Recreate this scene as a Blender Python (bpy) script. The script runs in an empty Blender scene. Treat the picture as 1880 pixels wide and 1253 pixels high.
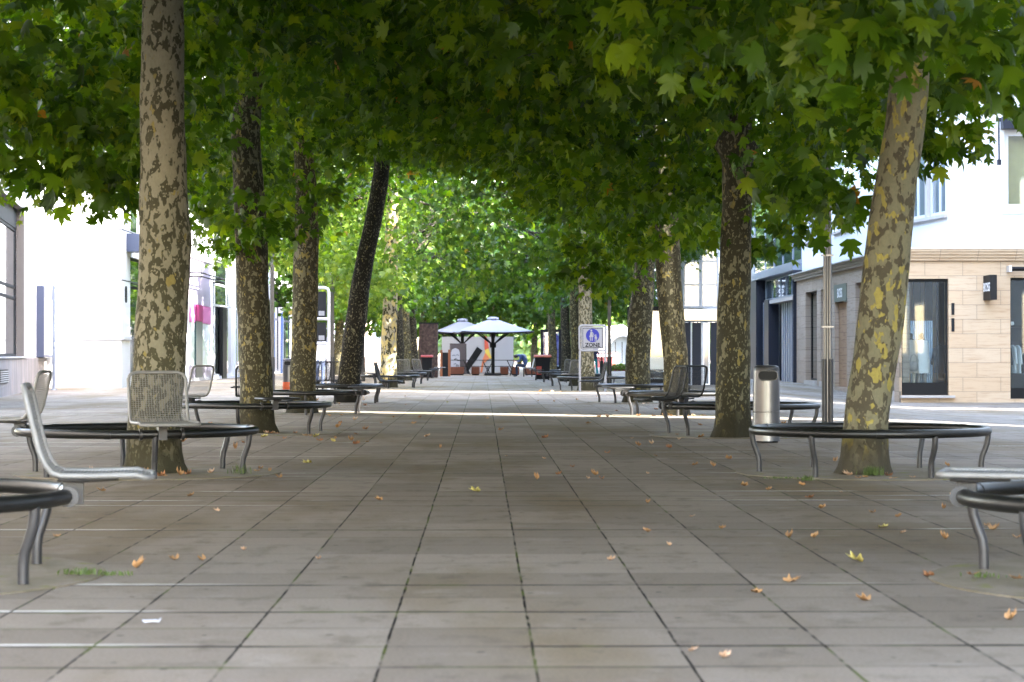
import bpy, bmesh, math, random
import numpy as np
from mathutils import Vector, Matrix
R = math.radians
random.seed(7)
scene = bpy.context.scene
COL = scene.collection

# ---------------------------------------------------------------- camera, world, sun, exposure
cam_d = bpy.data.cameras.new('camera'); cam = bpy.data.objects.new('camera', cam_d); COL.objects.link(cam)
cam.location = (0, 0, 1.0)
cam_d.sensor_width = 36.0; cam_d.lens = 76.6
cam_d.clip_start = 0.1; cam_d.clip_end = 5000
cam.rotation_euler = (R(90 + 0.38), 0, -R(0.773))
cam_d.dof.use_dof = True; cam_d.dof.focus_distance = 30.0; cam_d.dof.aperture_fstop = 5.6
scene.camera = cam

SUN_EL, SUN_AZ = 34.0, 60.0           # sun stands to the right, a little behind the camera
SV = Vector((math.sin(R(SUN_AZ)) * math.cos(R(SUN_EL)), -math.cos(R(SUN_AZ)) * math.cos(R(SUN_EL)), math.sin(R(SUN_EL))))
world = bpy.data.worlds.new('World'); scene.world = world; world.use_nodes = True
wn = world.node_tree.nodes; wl = world.node_tree.links
bg = wn['Background']; bg.inputs['Strength'].default_value = 0.15
sky = wn.new('ShaderNodeTexSky'); sky.sky_type = 'NISHITA'; sky.sun_disc = False
sky.sun_elevation = R(SUN_EL); sky.sun_rotation = R(180 - SUN_AZ)
sky.air_density = 1.0; sky.dust_density = 1.0; sky.ozone_density = 1.0
tint = wn.new('ShaderNodeMix'); tint.data_type = 'RGBA'; tint.blend_type = 'MULTIPLY'; tint.inputs[0].default_value = 1.0
tint.inputs[7].default_value = (1.15, 1.0, 0.89, 1)     # white balance of the picture
wl.new(sky.outputs[0], tint.inputs[6]); wl.new(tint.outputs[2], bg.inputs[0])
sun_d = bpy.data.lights.new('sun', 'SUN'); sun_d.energy = 2.2; sun_d.angle = R(0.53); sun_d.color = (1.0, 0.95, 0.87)
sun = bpy.data.objects.new('sun', sun_d); COL.objects.link(sun)
sun.rotation_euler = (-SV).to_track_quat('-Z', 'Y').to_euler(); sun.location = (20, -30, 40)
scene.view_settings.view_transform = 'Standard'; scene.view_settings.look = 'None'
scene.view_settings.gamma = 1; scene.view_settings.exposure = 4.7
scene.render.engine = 'CYCLES'
scene.cycles.use_denoising = True
scene.cycles.max_bounces = 8; scene.cycles.diffuse_bounces = 4; scene.cycles.glossy_bounces = 3
scene.cycles.transmission_bounces = 4; scene.cycles.transparent_max_bounces = 12
scene.cycles.sample_clamp_indirect = 6.0
scene.cycles.caustics_reflective = False; scene.cycles.caustics_refractive = False

F = 4000.0; VX = 886.0; HY = 653.0
def P(px, py, d): return Vector(((px - VX) / F * d, d, 1.0 + (HY - py) / F * d))
def gz(px_y): return F / (px_y - HY)

# ---------------------------------------------------------------- materials
def newmat(name):
    m = bpy.data.materials.new(name); m.use_nodes = True
    nt = m.node_tree; b = nt.nodes['Principled BSDF']
    return m, nt, b
def N(nt, t, **kw):
    n = nt.nodes.new(t)
    for k, v in kw.items():
        if k == 'ins':
            for a, c in v.items(): n.inputs[a].default_value = c
        else: setattr(n, k, v)
    return n
def L(nt, a, b): nt.links.new(a, b)
def mathn(nt, op, a, b=None, c=None, clamp=False):
    n = nt.nodes.new('ShaderNodeMath'); n.operation = op; n.use_clamp = clamp
    for i, v in enumerate((a, b, c)):
        if v is None: continue
        if hasattr(v, 'links'): nt.links.new(v, n.inputs[i])
        else: n.inputs[i].default_value = v
    return n.outputs[0]
def mixc(nt, f, a, b, mode='MIX'):
    n = nt.nodes.new('ShaderNodeMix'); n.data_type = 'RGBA'; n.blend_type = mode
    for i, v in ((0, f), (6, a), (7, b)):
        if hasattr(v, 'links'): nt.links.new(v, n.inputs[i])
        else: n.inputs[i].default_value = v if i == 0 else (*v, 1) if len(v) == 3 else v
    return n.outputs[2]
def noise(nt, vec, scale, detail=3, rough=0.55):
    n = nt.nodes.new('ShaderNodeTexNoise'); n.inputs['Scale'].default_value = scale
    n.inputs['Detail'].default_value = detail; n.inputs['Roughness'].default_value = rough
    if vec is not None: nt.links.new(vec, n.inputs['Vector'])
    return n.outputs[0]
def objco(nt, scale=(1, 1, 1), loc=(0, 0, 0)):
    t = nt.nodes.new('ShaderNodeTexCoord'); m = nt.nodes.new('ShaderNodeMapping')
    m.inputs['Scale'].default_value = scale; m.inputs['Location'].default_value = loc
    nt.links.new(t.outputs['Object'], m.inputs[0]); return m.outputs[0]
def step(nt, v, lo, hi):
    n = nt.nodes.new('ShaderNodeMapRange'); n.interpolation_type = 'SMOOTHSTEP'
    nt.links.new(v, n.inputs[0]); n.inputs[1].default_value = lo; n.inputs[2].default_value = hi
    return n.outputs[0]
def bump(nt, b, h, strength=0.3, dist=0.01):
    n = nt.nodes.new('ShaderNodeBump'); n.inputs['Strength'].default_value = strength; n.inputs['Distance'].default_value = dist
    nt.links.new(h, n.inputs['Height']); nt.links.new(n.outputs[0], b.inputs['Normal'])

_mats = {}
def plain(name, col, rough=0.6, metal=0.0, var=0.12, nscale=6.0, bmp=0.05, spec=0.5):
    """solid-looking material with a little procedural variation"""
    if name in _mats: return _mats[name]
    m, nt, b = newmat(name)
    co = objco(nt)
    n1 = noise(nt, co, nscale, 4)
    c = mixc(nt, n1, tuple(max(0, x * (1 - var)) for x in col), tuple(min(1, x * (1 + var)) for x in col))
    L(nt, c, b.inputs['Base Color'])
    b.inputs['Roughness'].default_value = rough; b.inputs['Metallic'].default_value = metal
    b.inputs['Specular IOR Level'].default_value = spec
    if bmp: bump(nt, b, noise(nt, co, nscale * 6, 2), bmp, 0.01)
    _mats[name] = m; return m

def emis(name, col, strength):
    m, nt, b = newmat(name)
    b.inputs['Base Color'].default_value = (*col, 1); b.inputs['Emission Color'].default_value = (*col, 1)
    b.inputs['Emission Strength'].default_value = strength
    return m

M_STEEL = plain('brushed_steel', (0.15, 0.145, 0.14), 0.34, 1.0, 0.1, 8, 0.03)
M_TUBE = plain('dark_grey_lacquered_tube', (0.009, 0.009, 0.0085), 0.38, 0.1, 0.35, 14, 0.06)
M_LEG = plain('grey_lacquered_leg', (0.036, 0.035, 0.036), 0.42, 0.2, 0.3, 18, 0.06)
M_WIRE = plain('galvanised_wire', (0.21, 0.205, 0.195), 0.55, 0.2, 0.2, 20, 0.02)
M_DWIRE = plain('dark_coated_wire', (0.014, 0.014, 0.014), 0.45, 0.2, 0.2, 20, 0.02)
M_WHITE = plain('white_render', (0.62, 0.62, 0.63), 0.85, 0, 0.03, 1.2, 0.02)
M_CREAM = plain('cream_render', (0.62, 0.50, 0.42), 0.85, 0, 0.05, 1.2, 0.02)
M_WHITEP = plain('white_paint', (0.5, 0.51, 0.54), 0.4, 0, 0.03, 3, 0.0)
M_LILAC = plain('lilac_panel', (0.28, 0.255, 0.34), 0.35, 0, 0.06, 1.5, 0.0)
M_GREYBL = plain('blue_grey_metal', (0.05, 0.062, 0.105), 0.4, 0.2, 0.1, 2, 0.0)
M_NAVY = plain('navy_metal', (0.008, 0.011, 0.022), 0.45, 0.1, 0.15, 2, 0.0, 0.25)
M_BLACK = plain('black_paint', (0.003, 0.003, 0.0035), 0.5, 0, 0.2, 3, 0.0, 0.2)
M_SEAM = plain('joint_grey', (0.035, 0.035, 0.04), 0.9, 0, 0.05, 3, 0.0)
M_LBLUE = plain('pale_blue_metal', (0.17, 0.20, 0.25), 0.4, 0.1, 0.08, 2, 0.0)
M_SILVER = plain('silver_aluminium', (0.62, 0.63, 0.66), 0.4, 0.6, 0.08, 3, 0.0)
M_ORANGE = plain('orange_plastic', (0.36, 0.06, 0.012), 0.45, 0, 0.1, 4, 0.0)
M_RED = plain('red_plastic', (0.25, 0.022, 0.012), 0.45, 0, 0.1, 4, 0.0)
M_BINBLK = plain('black_bin_plastic', (0.006, 0.006, 0.007), 0.6, 0, 0.2, 4, 0.02, 0.2)
M_RUST = plain('rust_brown_steel', (0.12, 0.036, 0.014), 0.75, 0.1, 0.35, 5, 0.1)
M_TERRA = plain('orange_brown_board', (0.22, 0.07, 0.022), 0.7, 0, 0.15, 3, 0.02)
M_DGREY = plain('dark_grey_board', (0.013, 0.014, 0.015), 0.7, 0, 0.15, 3, 0.02, 0.2)
M_CANVAS = plain('grey_white_canvas', (0.17, 0.18, 0.225), 0.85, 0, 0.05, 2, 0.02)
M_STONEG = plain('grey_stone_sill', (0.36, 0.33, 0.30), 0.8, 0, 0.15, 3, 0.05)

def mat_glass(name, tint=(0.9, 0.95, 0.95), base=0.12, rough=0.02):
    m = bpy.data.materials.new(name); m.use_nodes = True; nt = m.node_tree; nt.nodes.clear()
    o = N(nt, 'ShaderNodeOutputMaterial'); t = N(nt, 'ShaderNodeBsdfTransparent'); g = N(nt, 'ShaderNodeBsdfGlossy')
    t.inputs[0].default_value = (*tint, 1); g.inputs['Roughness'].default_value = rough
    fr = N(nt, 'ShaderNodeFresnel'); fr.inputs[0].default_value = 1.5
    k = mathn(nt, 'ADD', fr.outputs[0], base, clamp=True)
    mx = N(nt, 'ShaderNodeMixShader'); L(nt, k, mx.inputs[0]); L(nt, t.outputs[0], mx.inputs[1]); L(nt, g.outputs[0], mx.inputs[2])
    L(nt, mx.outputs[0], o.inputs[0]); return m
M_GLASS = mat_glass('clear_glass', base=0.03)
def mat_mirror_glass(name, col, refl):
    """glazing with blinds or a dark room behind: opaque coat plus mirror reflection"""
    m, nt, b = newmat(name)
    co = objco(nt)
    c = mixc(nt, noise(nt, co, 0.8, 3), tuple(x * 0.55 for x in col), tuple(min(1, x * 1.3) for x in col))
    L(nt, c, b.inputs['Base Color']); b.inputs['Roughness'].default_value = 0.05
    b.inputs['Coat Weight'].default_value = 1.0; b.inputs['Coat Roughness'].default_value = 0.02
    b.inputs['Coat IOR'].default_value = refl
    return m
M_DGLASS = mat_mirror_glass('dark_reflecting_glass', (0.03, 0.045, 0.04), 2.4)
M_PGLASS = mat_mirror_glass('pale_reflecting_glass', (0.16, 0.19, 0.215), 1.5)
M_GGLASS = mat_mirror_glass('green_grey_glass', (0.06, 0.09, 0.10), 1.7)

def mat_leaf(name, cols, trans=0.5, rough=0.42):
    m = bpy.data.materials.new(name); m.use_nodes = True; nt = m.node_tree
    b = nt.nodes['Principled BSDF']; o = nt.nodes['Material Output']
    a = N(nt, 'ShaderNodeAttribute'); a.attribute_name = 'leafrnd'
    r = N(nt, 'ShaderNodeValToRGB'); L(nt, a.outputs['Fac'], r.inputs[0])
    e = r.color_ramp.elements
    e[0].position = 0; e[0].color = (*cols[0], 1); e[1].position = 1; e[1].color = (*cols[-1], 1)
    pos = [0, 0.45, 0.80, 0.965, 0.985, 1.0]
    for p_, c in zip(pos[1:-1], cols[1:-1]):
        x = e.new(p_); x.color = (*c, 1)
    co = objco(nt); nz = noise(nt, co, 0.9, 2)
    col = mixc(nt, 0.6, r.outputs[0], mixc(nt, nz, (0.5, 0.62, 0.45), (1.35, 1.25, 1.1)), 'MULTIPLY')
    L(nt, col, b.inputs['Base Color']); b.inputs['Roughness'].default_value = rough
    b.inputs['Specular IOR Level'].default_value = 0.3
    t = N(nt, 'ShaderNodeBsdfTranslucent')
    tc = mixc(nt, 1.0, col, (1.9, 1.9, 0.4), 'MULTIPLY'); L(nt, tc, t.inputs[0])
    mx = N(nt, 'ShaderNodeMixShader'); mx.inputs[0].default_value = trans
    L(nt, b.outputs[0], mx.inputs[1]); L(nt, t.outputs[0], mx.inputs[2]); L(nt, mx.outputs[0], o.inputs[0])
    return m
M_LEAF = mat_leaf('plane_leaves', [(0.018, 0.045, 0.003), (0.060, 0.125, 0.007), (0.15, 0.225, 0.014), (0.22, 0.25, 0.025), (0.24, 0.14, 0.02), (0.28, 0.13, 0.03)])
M_FARLEAF = mat_leaf('far_leaves', [(0.018, 0.048, 0.008), (0.036, 0.082, 0.010), (0.075, 0.125, 0.016), (0.13, 0.16, 0.03), (0.17, 0.17, 0.04), (0.20, 0.15, 0.04)])  # darker greens for the far trees and hedges
M_PALELEAF = mat_leaf('pale_sunlit_leaves', [(0.045, 0.09, 0.02), (0.10, 0.17, 0.03), (0.20, 0.27, 0.06), (0.33, 0.36, 0.12), (0.36, 0.34, 0.14), (0.3, 0.2, 0.06)])  # pale leaves, brightened again to put sun glow into the colour
M_HAZLEAF = mat_leaf('hazy_distant_leaves', [(0.10, 0.18, 0.10), (0.14, 0.22, 0.12), (0.2, 0.27, 0.14), (0.25, 0.3, 0.15), (0.25, 0.3, 0.15), (0.3, 0.3, 0.12)])  # paler greens, haze of distance put into the leaf colour

def mat_bark(name, pale_t, yel_t, pale=(0.185, 0.17, 0.105), yel=(0.26, 0.21, 0.07), dark=(0.034, 0.030, 0.016), sc=9.0, off=0.0, grad=0.0):
    m, nt, b = newmat(name)
    co = objco(nt, (1, 1, 0.6), (off, off * 1.3, off * 0.7))
    w = N(nt, 'ShaderNodeTexNoise', ins={'Scale': sc * 0.7, 'Detail': 2.0}); L(nt, co, w.inputs['Vector'])
    v = N(nt, 'ShaderNodeVectorMath', operation='MULTIPLY_ADD'); L(nt, w.outputs['Color'], v.inputs[0]); v.inputs[1].default_value = (0.06, 0.06, 0.06); L(nt, co, v.inputs[2])
    d = v.outputs[0]
    n1 = noise(nt, d, sc, 2.2, 0.5); n2 = noise(nt, d, sc * 0.62, 1.6, 0.5)
    v2 = N(nt, 'ShaderNodeVectorMath', operation='ADD'); L(nt, d, v2.inputs[0]); v2.inputs[1].default_value = (7.3, 3.1, 5.2)
    n3 = noise(nt, v2.outputs[0], sc * 0.8, 2.5, 0.55); n4 = noise(nt, v2.outputs[0], sc * 2.6, 2, 0.5)
    fine = noise(nt, co, 60, 4, 0.6)
    darkc = mixc(nt, n2, dark, tuple(x * 1.8 for x in dark))
    sepx = N(nt, 'ShaderNodeSeparateXYZ'); L(nt, objco(nt), sepx.inputs[0])
    zz = sepx.outputs[2]
    shift = mathn(nt, 'MULTIPLY', mathn(nt, 'SUBTRACT', zz, 2.0), grad)
    n1s = mathn(nt, 'ADD', n1, shift)
    c = mixc(nt, step(nt, n1s, pale_t - 0.01, pale_t + 0.035), darkc, mixc(nt, n4, tuple(x * 0.75 for x in pale), tuple(x * 1.2 for x in pale)))
    c = mixc(nt, step(nt, n4, 0.60, 0.63), c, tuple(x * 1.0 for x in pale))
    c = mixc(nt, step(nt, n3, yel_t - 0.005, yel_t + 0.03), c, mixc(nt, n4, tuple(x * 0.7 for x in yel), tuple(x * 1.15 for x in yel)))
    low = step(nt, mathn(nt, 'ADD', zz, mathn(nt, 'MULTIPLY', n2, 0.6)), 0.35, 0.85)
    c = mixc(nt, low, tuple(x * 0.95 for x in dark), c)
    c = mixc(nt, 1.0, c, mixc(nt, fine, (0.8, 0.8, 0.8), (1.15, 1.15, 1.15)), 'MULTIPLY')
    L(nt, c, b.inputs['Base Color']); b.inputs['Roughness'].default_value = 0.85
    b.inputs['Specular IOR Level'].default_value = 0.25
    h = mathn(nt, 'ADD', mathn(nt, 'MULTIPLY', step(nt, n1s, pale_t, pale_t + 0.03), -0.5), mathn(nt, 'ADD', mathn(nt, 'MULTIPLY', step(nt, n3, yel_t, yel_t + 0.03), -0.6), mathn(nt, 'MULTIPLY', fine, 0.4)))
    bump(nt, b, h, 0.7, 0.012)
    return m
M_TWIG = plain('twig_bark', (0.05, 0.045, 0.03), 0.85)
BARK_PALE = mat_bark('bark_pale_mottled', 0.49, 0.665, grad=0.03, pale=(0.225, 0.205, 0.14), dark=(0.042, 0.038, 0.02), sc=17)
BARK_FLECK = mat_bark('bark_brown_flecked', 0.575, 0.625, sc=16, off=3.0, grad=0.01)
BARK_FLECK2 = mat_bark('bark_olive_flecked', 0.575, 0.62, sc=14, off=8.0, dark=(0.032, 0.029, 0.016))
BARK_YEL = mat_bark('bark_yellow_peeling', 0.45, 0.565, yel=(0.33, 0.275, 0.075), dark=(0.055, 0.047, 0.03), sc=13, off=5.0, grad=0.03)
BARK_LIT = mat_bark('bark_sunlit_cream', 0.47, 0.52, yel=(0.62, 0.48, 0.2), pale=(0.4, 0.35, 0.25), sc=9, off=11.0)  # sunlight on the trunk is put into these brighter bark colours
BARK_DARK = mat_bark('bark_dark', 0.66, 0.68, dark=(0.014, 0.012, 0.008), sc=15, off=15.0)

def mat_paving():
    m, nt, b = newmat('concrete_paving_slabs')
    co = objco(nt); s = N(nt, 'ShaderNodeSeparateXYZ'); L(nt, co, s.inputs[0])
    TW, OX, TD = 0.503, 0.171, 0.5
    wob = mathn(nt, 'MULTIPLY', mathn(nt, 'SUBTRACT', noise(nt, objco(nt, (3.0, 0.9, 1)), 1.0, 3), 0.5), 0.016)
    wob2 = mathn(nt, 'MULTIPLY', mathn(nt, 'SUBTRACT', noise(nt, objco(nt, (0.7, 1.0, 1)), 1.0, 2), 0.5), 0.05)
    xs = mathn(nt, 'DIVIDE', mathn(nt, 'ADD', mathn(nt, 'SUBTRACT', s.outputs[0], OX), wob), TW)
    ys = mathn(nt, 'DIVIDE', mathn(nt, 'ADD', s.outputs[1], wob2), TD)
    fx = mathn(nt, 'FRACT', xs); fy = mathn(nt, 'FRACT', ys)
    ix = mathn(nt, 'FLOOR', xs); iy = mathn(nt, 'FLOOR', ys)
    dx = mathn(nt, 'MULTIPLY', mathn(nt, 'MINIMUM', fx, mathn(nt, 'SUBTRACT', 1.0, fx)), TW)
    dy = mathn(nt, 'MULTIPLY', mathn(nt, 'MINIMUM', fy, mathn(nt, 'SUBTRACT', 1.0, fy)), TD)
    # nearest row joint index -> its own strength
    jy = mathn(nt, 'ROUND', ys); wr = N(nt, 'ShaderNodeTexWhiteNoise', noise_dimensions='1D'); L(nt, jy, wr.inputs['W'])
    rowst = step(nt, wr.outputs[0], 0.35, 0.6)
    jn = noise(nt, co, 7.0, 3)
    # long joints: dark gap, broken by dirt
    wj = mathn(nt, 'ADD', 0.0022, mathn(nt, 'MULTIPLY', jn, 0.0055))
    gapx = mathn(nt, 'LESS_THAN', dx, wj)
    gapy = mathn(nt, 'LESS_THAN', dy, mathn(nt, 'ADD', 0.008, mathn(nt, 'MULTIPLY', jn, 0.02)))
    patchy = step(nt, noise(nt, co, 1.1, 3), 0.36, 0.5)
    gapy = mathn(nt, 'MULTIPLY', gapy, mathn(nt, 'ADD', 0.2, mathn(nt, 'MULTIPLY', rowst, mathn(nt, 'MULTIPLY', patchy, 0.8))))
    # slab colour
    cv = N(nt, 'ShaderNodeCombineXYZ'); L(nt, ix, cv.inputs[0])
    L(nt, mathn(nt, 'FLOOR', mathn(nt, 'DIVIDE', iy, 2.0)), cv.inputs[1])
    wt = N(nt, 'ShaderNodeTexWhiteNoise', noise_dimensions='2D'); L(nt, cv.outputs[0], wt.inputs['Vector'])
    big = noise(nt, objco(nt, (1, 0.35, 1)), 0.55, 4, 0.6)
    med = noise(nt, objco(nt, (1.5, 1, 1)), 3.2, 5, 0.65)
    fine = noise(nt, co, 70, 3, 0.7); grain = noise(nt, co, 260, 2, 0.8)
    c = mixc(nt, wt.outputs[0], (0.172, 0.146, 0.118), (0.238, 0.205, 0.168))
    c = mixc(nt, mathn(nt, 'MULTIPLY', step(nt, big, 0.45, 0.68), 0.8), c, mixc(nt, med, (0.11, 0.082, 0.045), (0.18, 0.14, 0.085)))
    c = mixc(nt, mathn(nt, 'MULTIPLY', step(nt, med, 0.5, 0.72), 0.5), c, (0.085, 0.070, 0.052))
    c = mixc(nt, mathn(nt, 'MULTIPLY', step(nt, noise(nt, co, 1.7, 5, 0.7), 0.56, 0.7), 0.35), c, (0.28, 0.255, 0.22))
    c = mixc(nt, 1.0, c, mixc(nt, fine, (0.6, 0.6, 0.6), (1.4, 1.4, 1.4)), 'MULTIPLY')
    c = mixc(nt, 1.0, c, mixc(nt, grain, (0.6, 0.6, 0.6), (1.4, 1.4, 1.4)), 'MULTIPLY')
    # small dark specks (gum, twig bits)
    spk = N(nt, 'ShaderNodeTexVoronoi', feature='F1', ins={'Scale': 5.5}); L(nt, co, spk.inputs['Vector'])
    sm = mathn(nt, 'MULTIPLY', mathn(nt, 'LESS_THAN', spk.outputs['Distance'], 0.085), mathn(nt, 'GREATER_THAN', noise(nt, co, 2.5, 2), 0.5))
    c = mixc(nt, mathn(nt, 'MULTIPLY', sm, 0.75), c, (0.05, 0.045, 0.04))
    # worn slab edges beside row joints, their light glints painted pale
    edge_glint = mathn(nt, 'MULTIPLY', mathn(nt, 'LESS_THAN', mathn(nt, 'ABSOLUTE', mathn(nt, 'SUBTRACT', mathn(nt, 'MULTIPLY', fy, TD), 0.05)), mathn(nt, 'MULTIPLY', jn, 0.055)),
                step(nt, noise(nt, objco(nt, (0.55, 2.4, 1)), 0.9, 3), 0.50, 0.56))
    edge_glint = mathn(nt, 'MULTIPLY', edge_glint, step(nt, mathn(nt, 'ABSOLUTE', mathn(nt, 'SUBTRACT', s.outputs[0], 0.2)), 1.0, 1.9))
    edge_glint = mathn(nt, 'MULTIPLY', edge_glint, rowst)
    c = mixc(nt, mathn(nt, 'MULTIPLY', edge_glint, 0.9), c, (0.52, 0.50, 0.46))
    # moss and sand in the gaps
    moss = step(nt, noise(nt, co, 2.2, 3), 0.52, 0.6)
    gc = mixc(nt, moss, (0.012, 0.011, 0.010), (0.055, 0.075, 0.012))
    brk = noise(nt, objco(nt, (9.0, 2.6, 1)), 1.0, 3, 0.7)
    gapx = mathn(nt, 'MULTIPLY', gapx, mathn(nt, 'ADD', 0.25, mathn(nt, 'MULTIPLY', step(nt, brk, 0.40, 0.52), 0.75)))
    c = mixc(nt, gapx, c, gc)
    c = mixc(nt, gapy, c, mixc(nt, moss, (0.03, 0.027, 0.022), (0.06, 0.07, 0.02)))
    L(nt, c, b.inputs['Base Color'])
    rr = N(nt, 'ShaderNodeMapRange'); L(nt, big, rr.inputs[0]); rr.inputs[3].default_value = 0.6; rr.inputs[4].default_value = 0.85
    L(nt, rr.outputs[0], b.inputs['Roughness']); b.inputs['Specular IOR Level'].default_value = 0.04
    tilt = mathn(nt, 'MULTIPLY', wt.outputs[0], 0.25)
    h = mathn(nt, 'SUBTRACT', mathn(nt, 'ADD', mathn(nt, 'MULTIPLY', fine, 0.15), tilt), mathn(nt, 'ADD', mathn(nt, 'MULTIPLY', gapx, 1.2), mathn(nt, 'MULTIPLY', gapy, 0.8)))
    bump(nt, b, h, 0.55, 0.008)
    return m
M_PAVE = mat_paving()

def mat_pit():
    m, nt, b = newmat('mossy_tree_pit_concrete')
    co = objco(nt); n = noise(nt, co, 3, 5, 0.65); f = noise(nt, co, 60, 3, 0.7)
    c = mixc(nt, step(nt, n, 0.35, 0.65), (0.175, 0.145, 0.105), (0.125, 0.105, 0.065))
    c = mixc(nt, step(nt, noise(nt, co, 5, 4), 0.58, 0.66), c, (0.13, 0.13, 0.03))
    c = mixc(nt, 1.0, c, mixc(nt, f, (0.7, 0.7, 0.7), (1.3, 1.3, 1.3)), 'MULTIPLY')
    L(nt, c, b.inputs['Base Color']); b.inputs['Roughness'].default_value = 0.9; bump(nt, b, f, 0.4, 0.01)
    return m
M_PIT = mat_pit()

def mat_travertine(name, ca, cb, cc, bw, bh, axis):
    """stone cladding blocks; axis = coordinate that runs along the wall (0 x, 1 y)"""
    m, nt, b = newmat(name)
    t = N(nt, 'ShaderNodeTexCoord'); s = N(nt, 'ShaderNodeSeparateXYZ'); L(nt, t.outputs['Object'], s.inputs[0])
    cv = N(nt, 'ShaderNodeCombineXYZ'); L(nt, s.outputs[axis], cv.inputs[0]); L(nt, s.outputs[2], cv.inputs[1])
    br = N(nt, 'ShaderNodeTexBrick', ins={'Scale': 1.0, 'Mortar Size': 0.006, 'Brick Width': bw, 'Row Height': bh, 'Bias': 0.0})
    br.offset = 0.37; br.inputs['Color1'].default_value = (*ca, 1); br.inputs['Color2'].default_value = (*cb, 1); br.inputs['Mortar'].default_value = (*[x * 0.35 for x in cb], 1)
    L(nt, cv.outputs[0], br.inputs['Vector'])
    mp = N(nt, 'ShaderNodeMapping'); mp.inputs['Scale'].default_value = (1.2, 16, 1); L(nt, cv.outputs[0], mp.inputs[0])
    st = noise(nt, mp.outputs[0], 1.0, 6, 0.65)
    mp2 = N(nt, 'ShaderNodeMapping'); mp2.inputs['Scale'].default_value = (5, 60, 1); L(nt, cv.outputs[0], mp2.inputs[0])
    st2 = noise(nt, mp2.outputs[0], 1.0, 3, 0.7)
    c = mixc(nt, step(nt, st, 0.48, 0.72), br.outputs['Color'], cc)
    c = mixc(nt, mathn(nt, 'MULTIPLY', step(nt, st2, 0.6, 0.7), 0.4), c, tuple(x * 0.5 for x in cc))
    c = mixc(nt, br.outputs['Fac'], c, tuple(x * 0.4 for x in cb))
    L(nt, c, b.inputs['Base Color']); b.inputs['Roughness'].default_value = 0.7
    bump(nt, b, mathn(nt, 'SUBTRACT', st2, br.outputs['Fac']), 0.3, 0.01)
    return m
M_TRAV_F = mat_travertine('travertine_front_lit', (0.46, 0.325, 0.20), (0.48, 0.36, 0.24), (0.36, 0.235, 0.135), 1.05, 0.40, 1)  # front copy of the stone, coloured lighter and warmer as if lit
M_TRAV_S = mat_travertine('travertine_side_shaded', (0.30, 0.235, 0.18), (0.35, 0.28, 0.22), (0.22, 0.155, 0.105), 1.05, 0.40, 0)  # side copy of the same stone, shade put into its duller colour
M_WOODST = mat_travertine('brown_banded_stone', (0.30, 0.18, 0.10), (0.34, 0.21, 0.12), (0.20, 0.11, 0.06), 1.0, 0.25, 0)
def mat_stain():
    m, nt, b = newmat('streaked_concrete')
    n = noise(nt, objco(nt, (2, 2, 0.25)), 2.5, 5, 0.65); n2 = noise(nt, objco(nt), 1.2, 4)
    c = mixc(nt, step(nt, n, 0.35, 0.7), (0.17, 0.155, 0.15), (0.27, 0.25, 0.245)); c = mixc(nt, mathn(nt, 'MULTIPLY', step(nt, n2, 0.5, 0.7), 0.5), c, (0.36, 0.30, 0.26))
    L(nt, c, b.inputs['Base Color']); b.inputs['Roughness'].default_value = 0.85; bump(nt, b, n, 0.1, 0.01)
    return m
M_STAIN = mat_stain()
M_REVEAL = plain('grey_reveal', (0.12, 0.11, 0.10), .8, 0, .15, 3)
def mat_stripes(name, ca, cb, scale, axis=1):
    m, nt, b = newmat(name)
    s = N(nt, 'ShaderNodeSeparateXYZ'); L(nt, objco(nt), s.inputs[0])
    f = mathn(nt, 'FRACT', mathn(nt, 'MULTIPLY', s.outputs[axis], scale)); k = mathn(nt, 'GREATER_THAN', f, 0.5)
    L(nt, mixc(nt, k, ca, cb), b.inputs['Base Color']); b.inputs['Roughness'].default_value = 0.6
    return m
M_PINKSTR = mat_stripes('pink_white_stripes', (0.36, 0.10, 0.24), (0.45, 0.42, 0.47), 2.8)
M_PINK = plain('magenta_paint', (0.2, 0.003, 0.08), 0.5, 0, 0.08, 2, 0)
def mat_blobs(name, cols, scale, rough=0.5):
    m, nt, b = newmat(name)
    n = noise(nt, objco(nt), scale, 3, 0.5)
    r = N(nt, 'ShaderNodeValToRGB'); r.color_ramp.interpolation = 'CONSTANT'; L(nt, n, r.inputs[0])
    e = r.color_ramp.elements; e[0].color = (*cols[0], 1); e[0].position = 0; e[1].color = (*cols[-1], 1); e[1].position = 0.64
    for i, c in enumerate(cols[1:-1]):
        x = e.new(0.40 + 0.24 * i / max(1, len(cols) - 2)); x.color = (*c, 1)
    L(nt, r.outputs[0], b.inputs['Base Color']); b.inputs['Roughness'].default_value = rough
    return m
M_BRICKBR = mat_blobs('rough_brown_brick', [(0.03, 0.018, 0.013), (0.055, 0.03, 0.022), (0.075, 0.045, 0.032), (0.11, 0.075, 0.055)], 9.0, 0.85)
M_BLUEPOST = mat_blobs('blue_figure_poster', [(0.55, 0.72, 0.9), (0.08, 0.06, 0.42), (0.25, 0.22, 0.7), (0.7, 0.8, 0.92)], 3.5)
M_GRPOST = mat_blobs('window_print', [(0.32, 0.42, 0.38), (0.4, 0.5, 0.45), (0.5, 0.55, 0.62), (0.6, 0.5, 0.45)], 1.4, 0.3)

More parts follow.
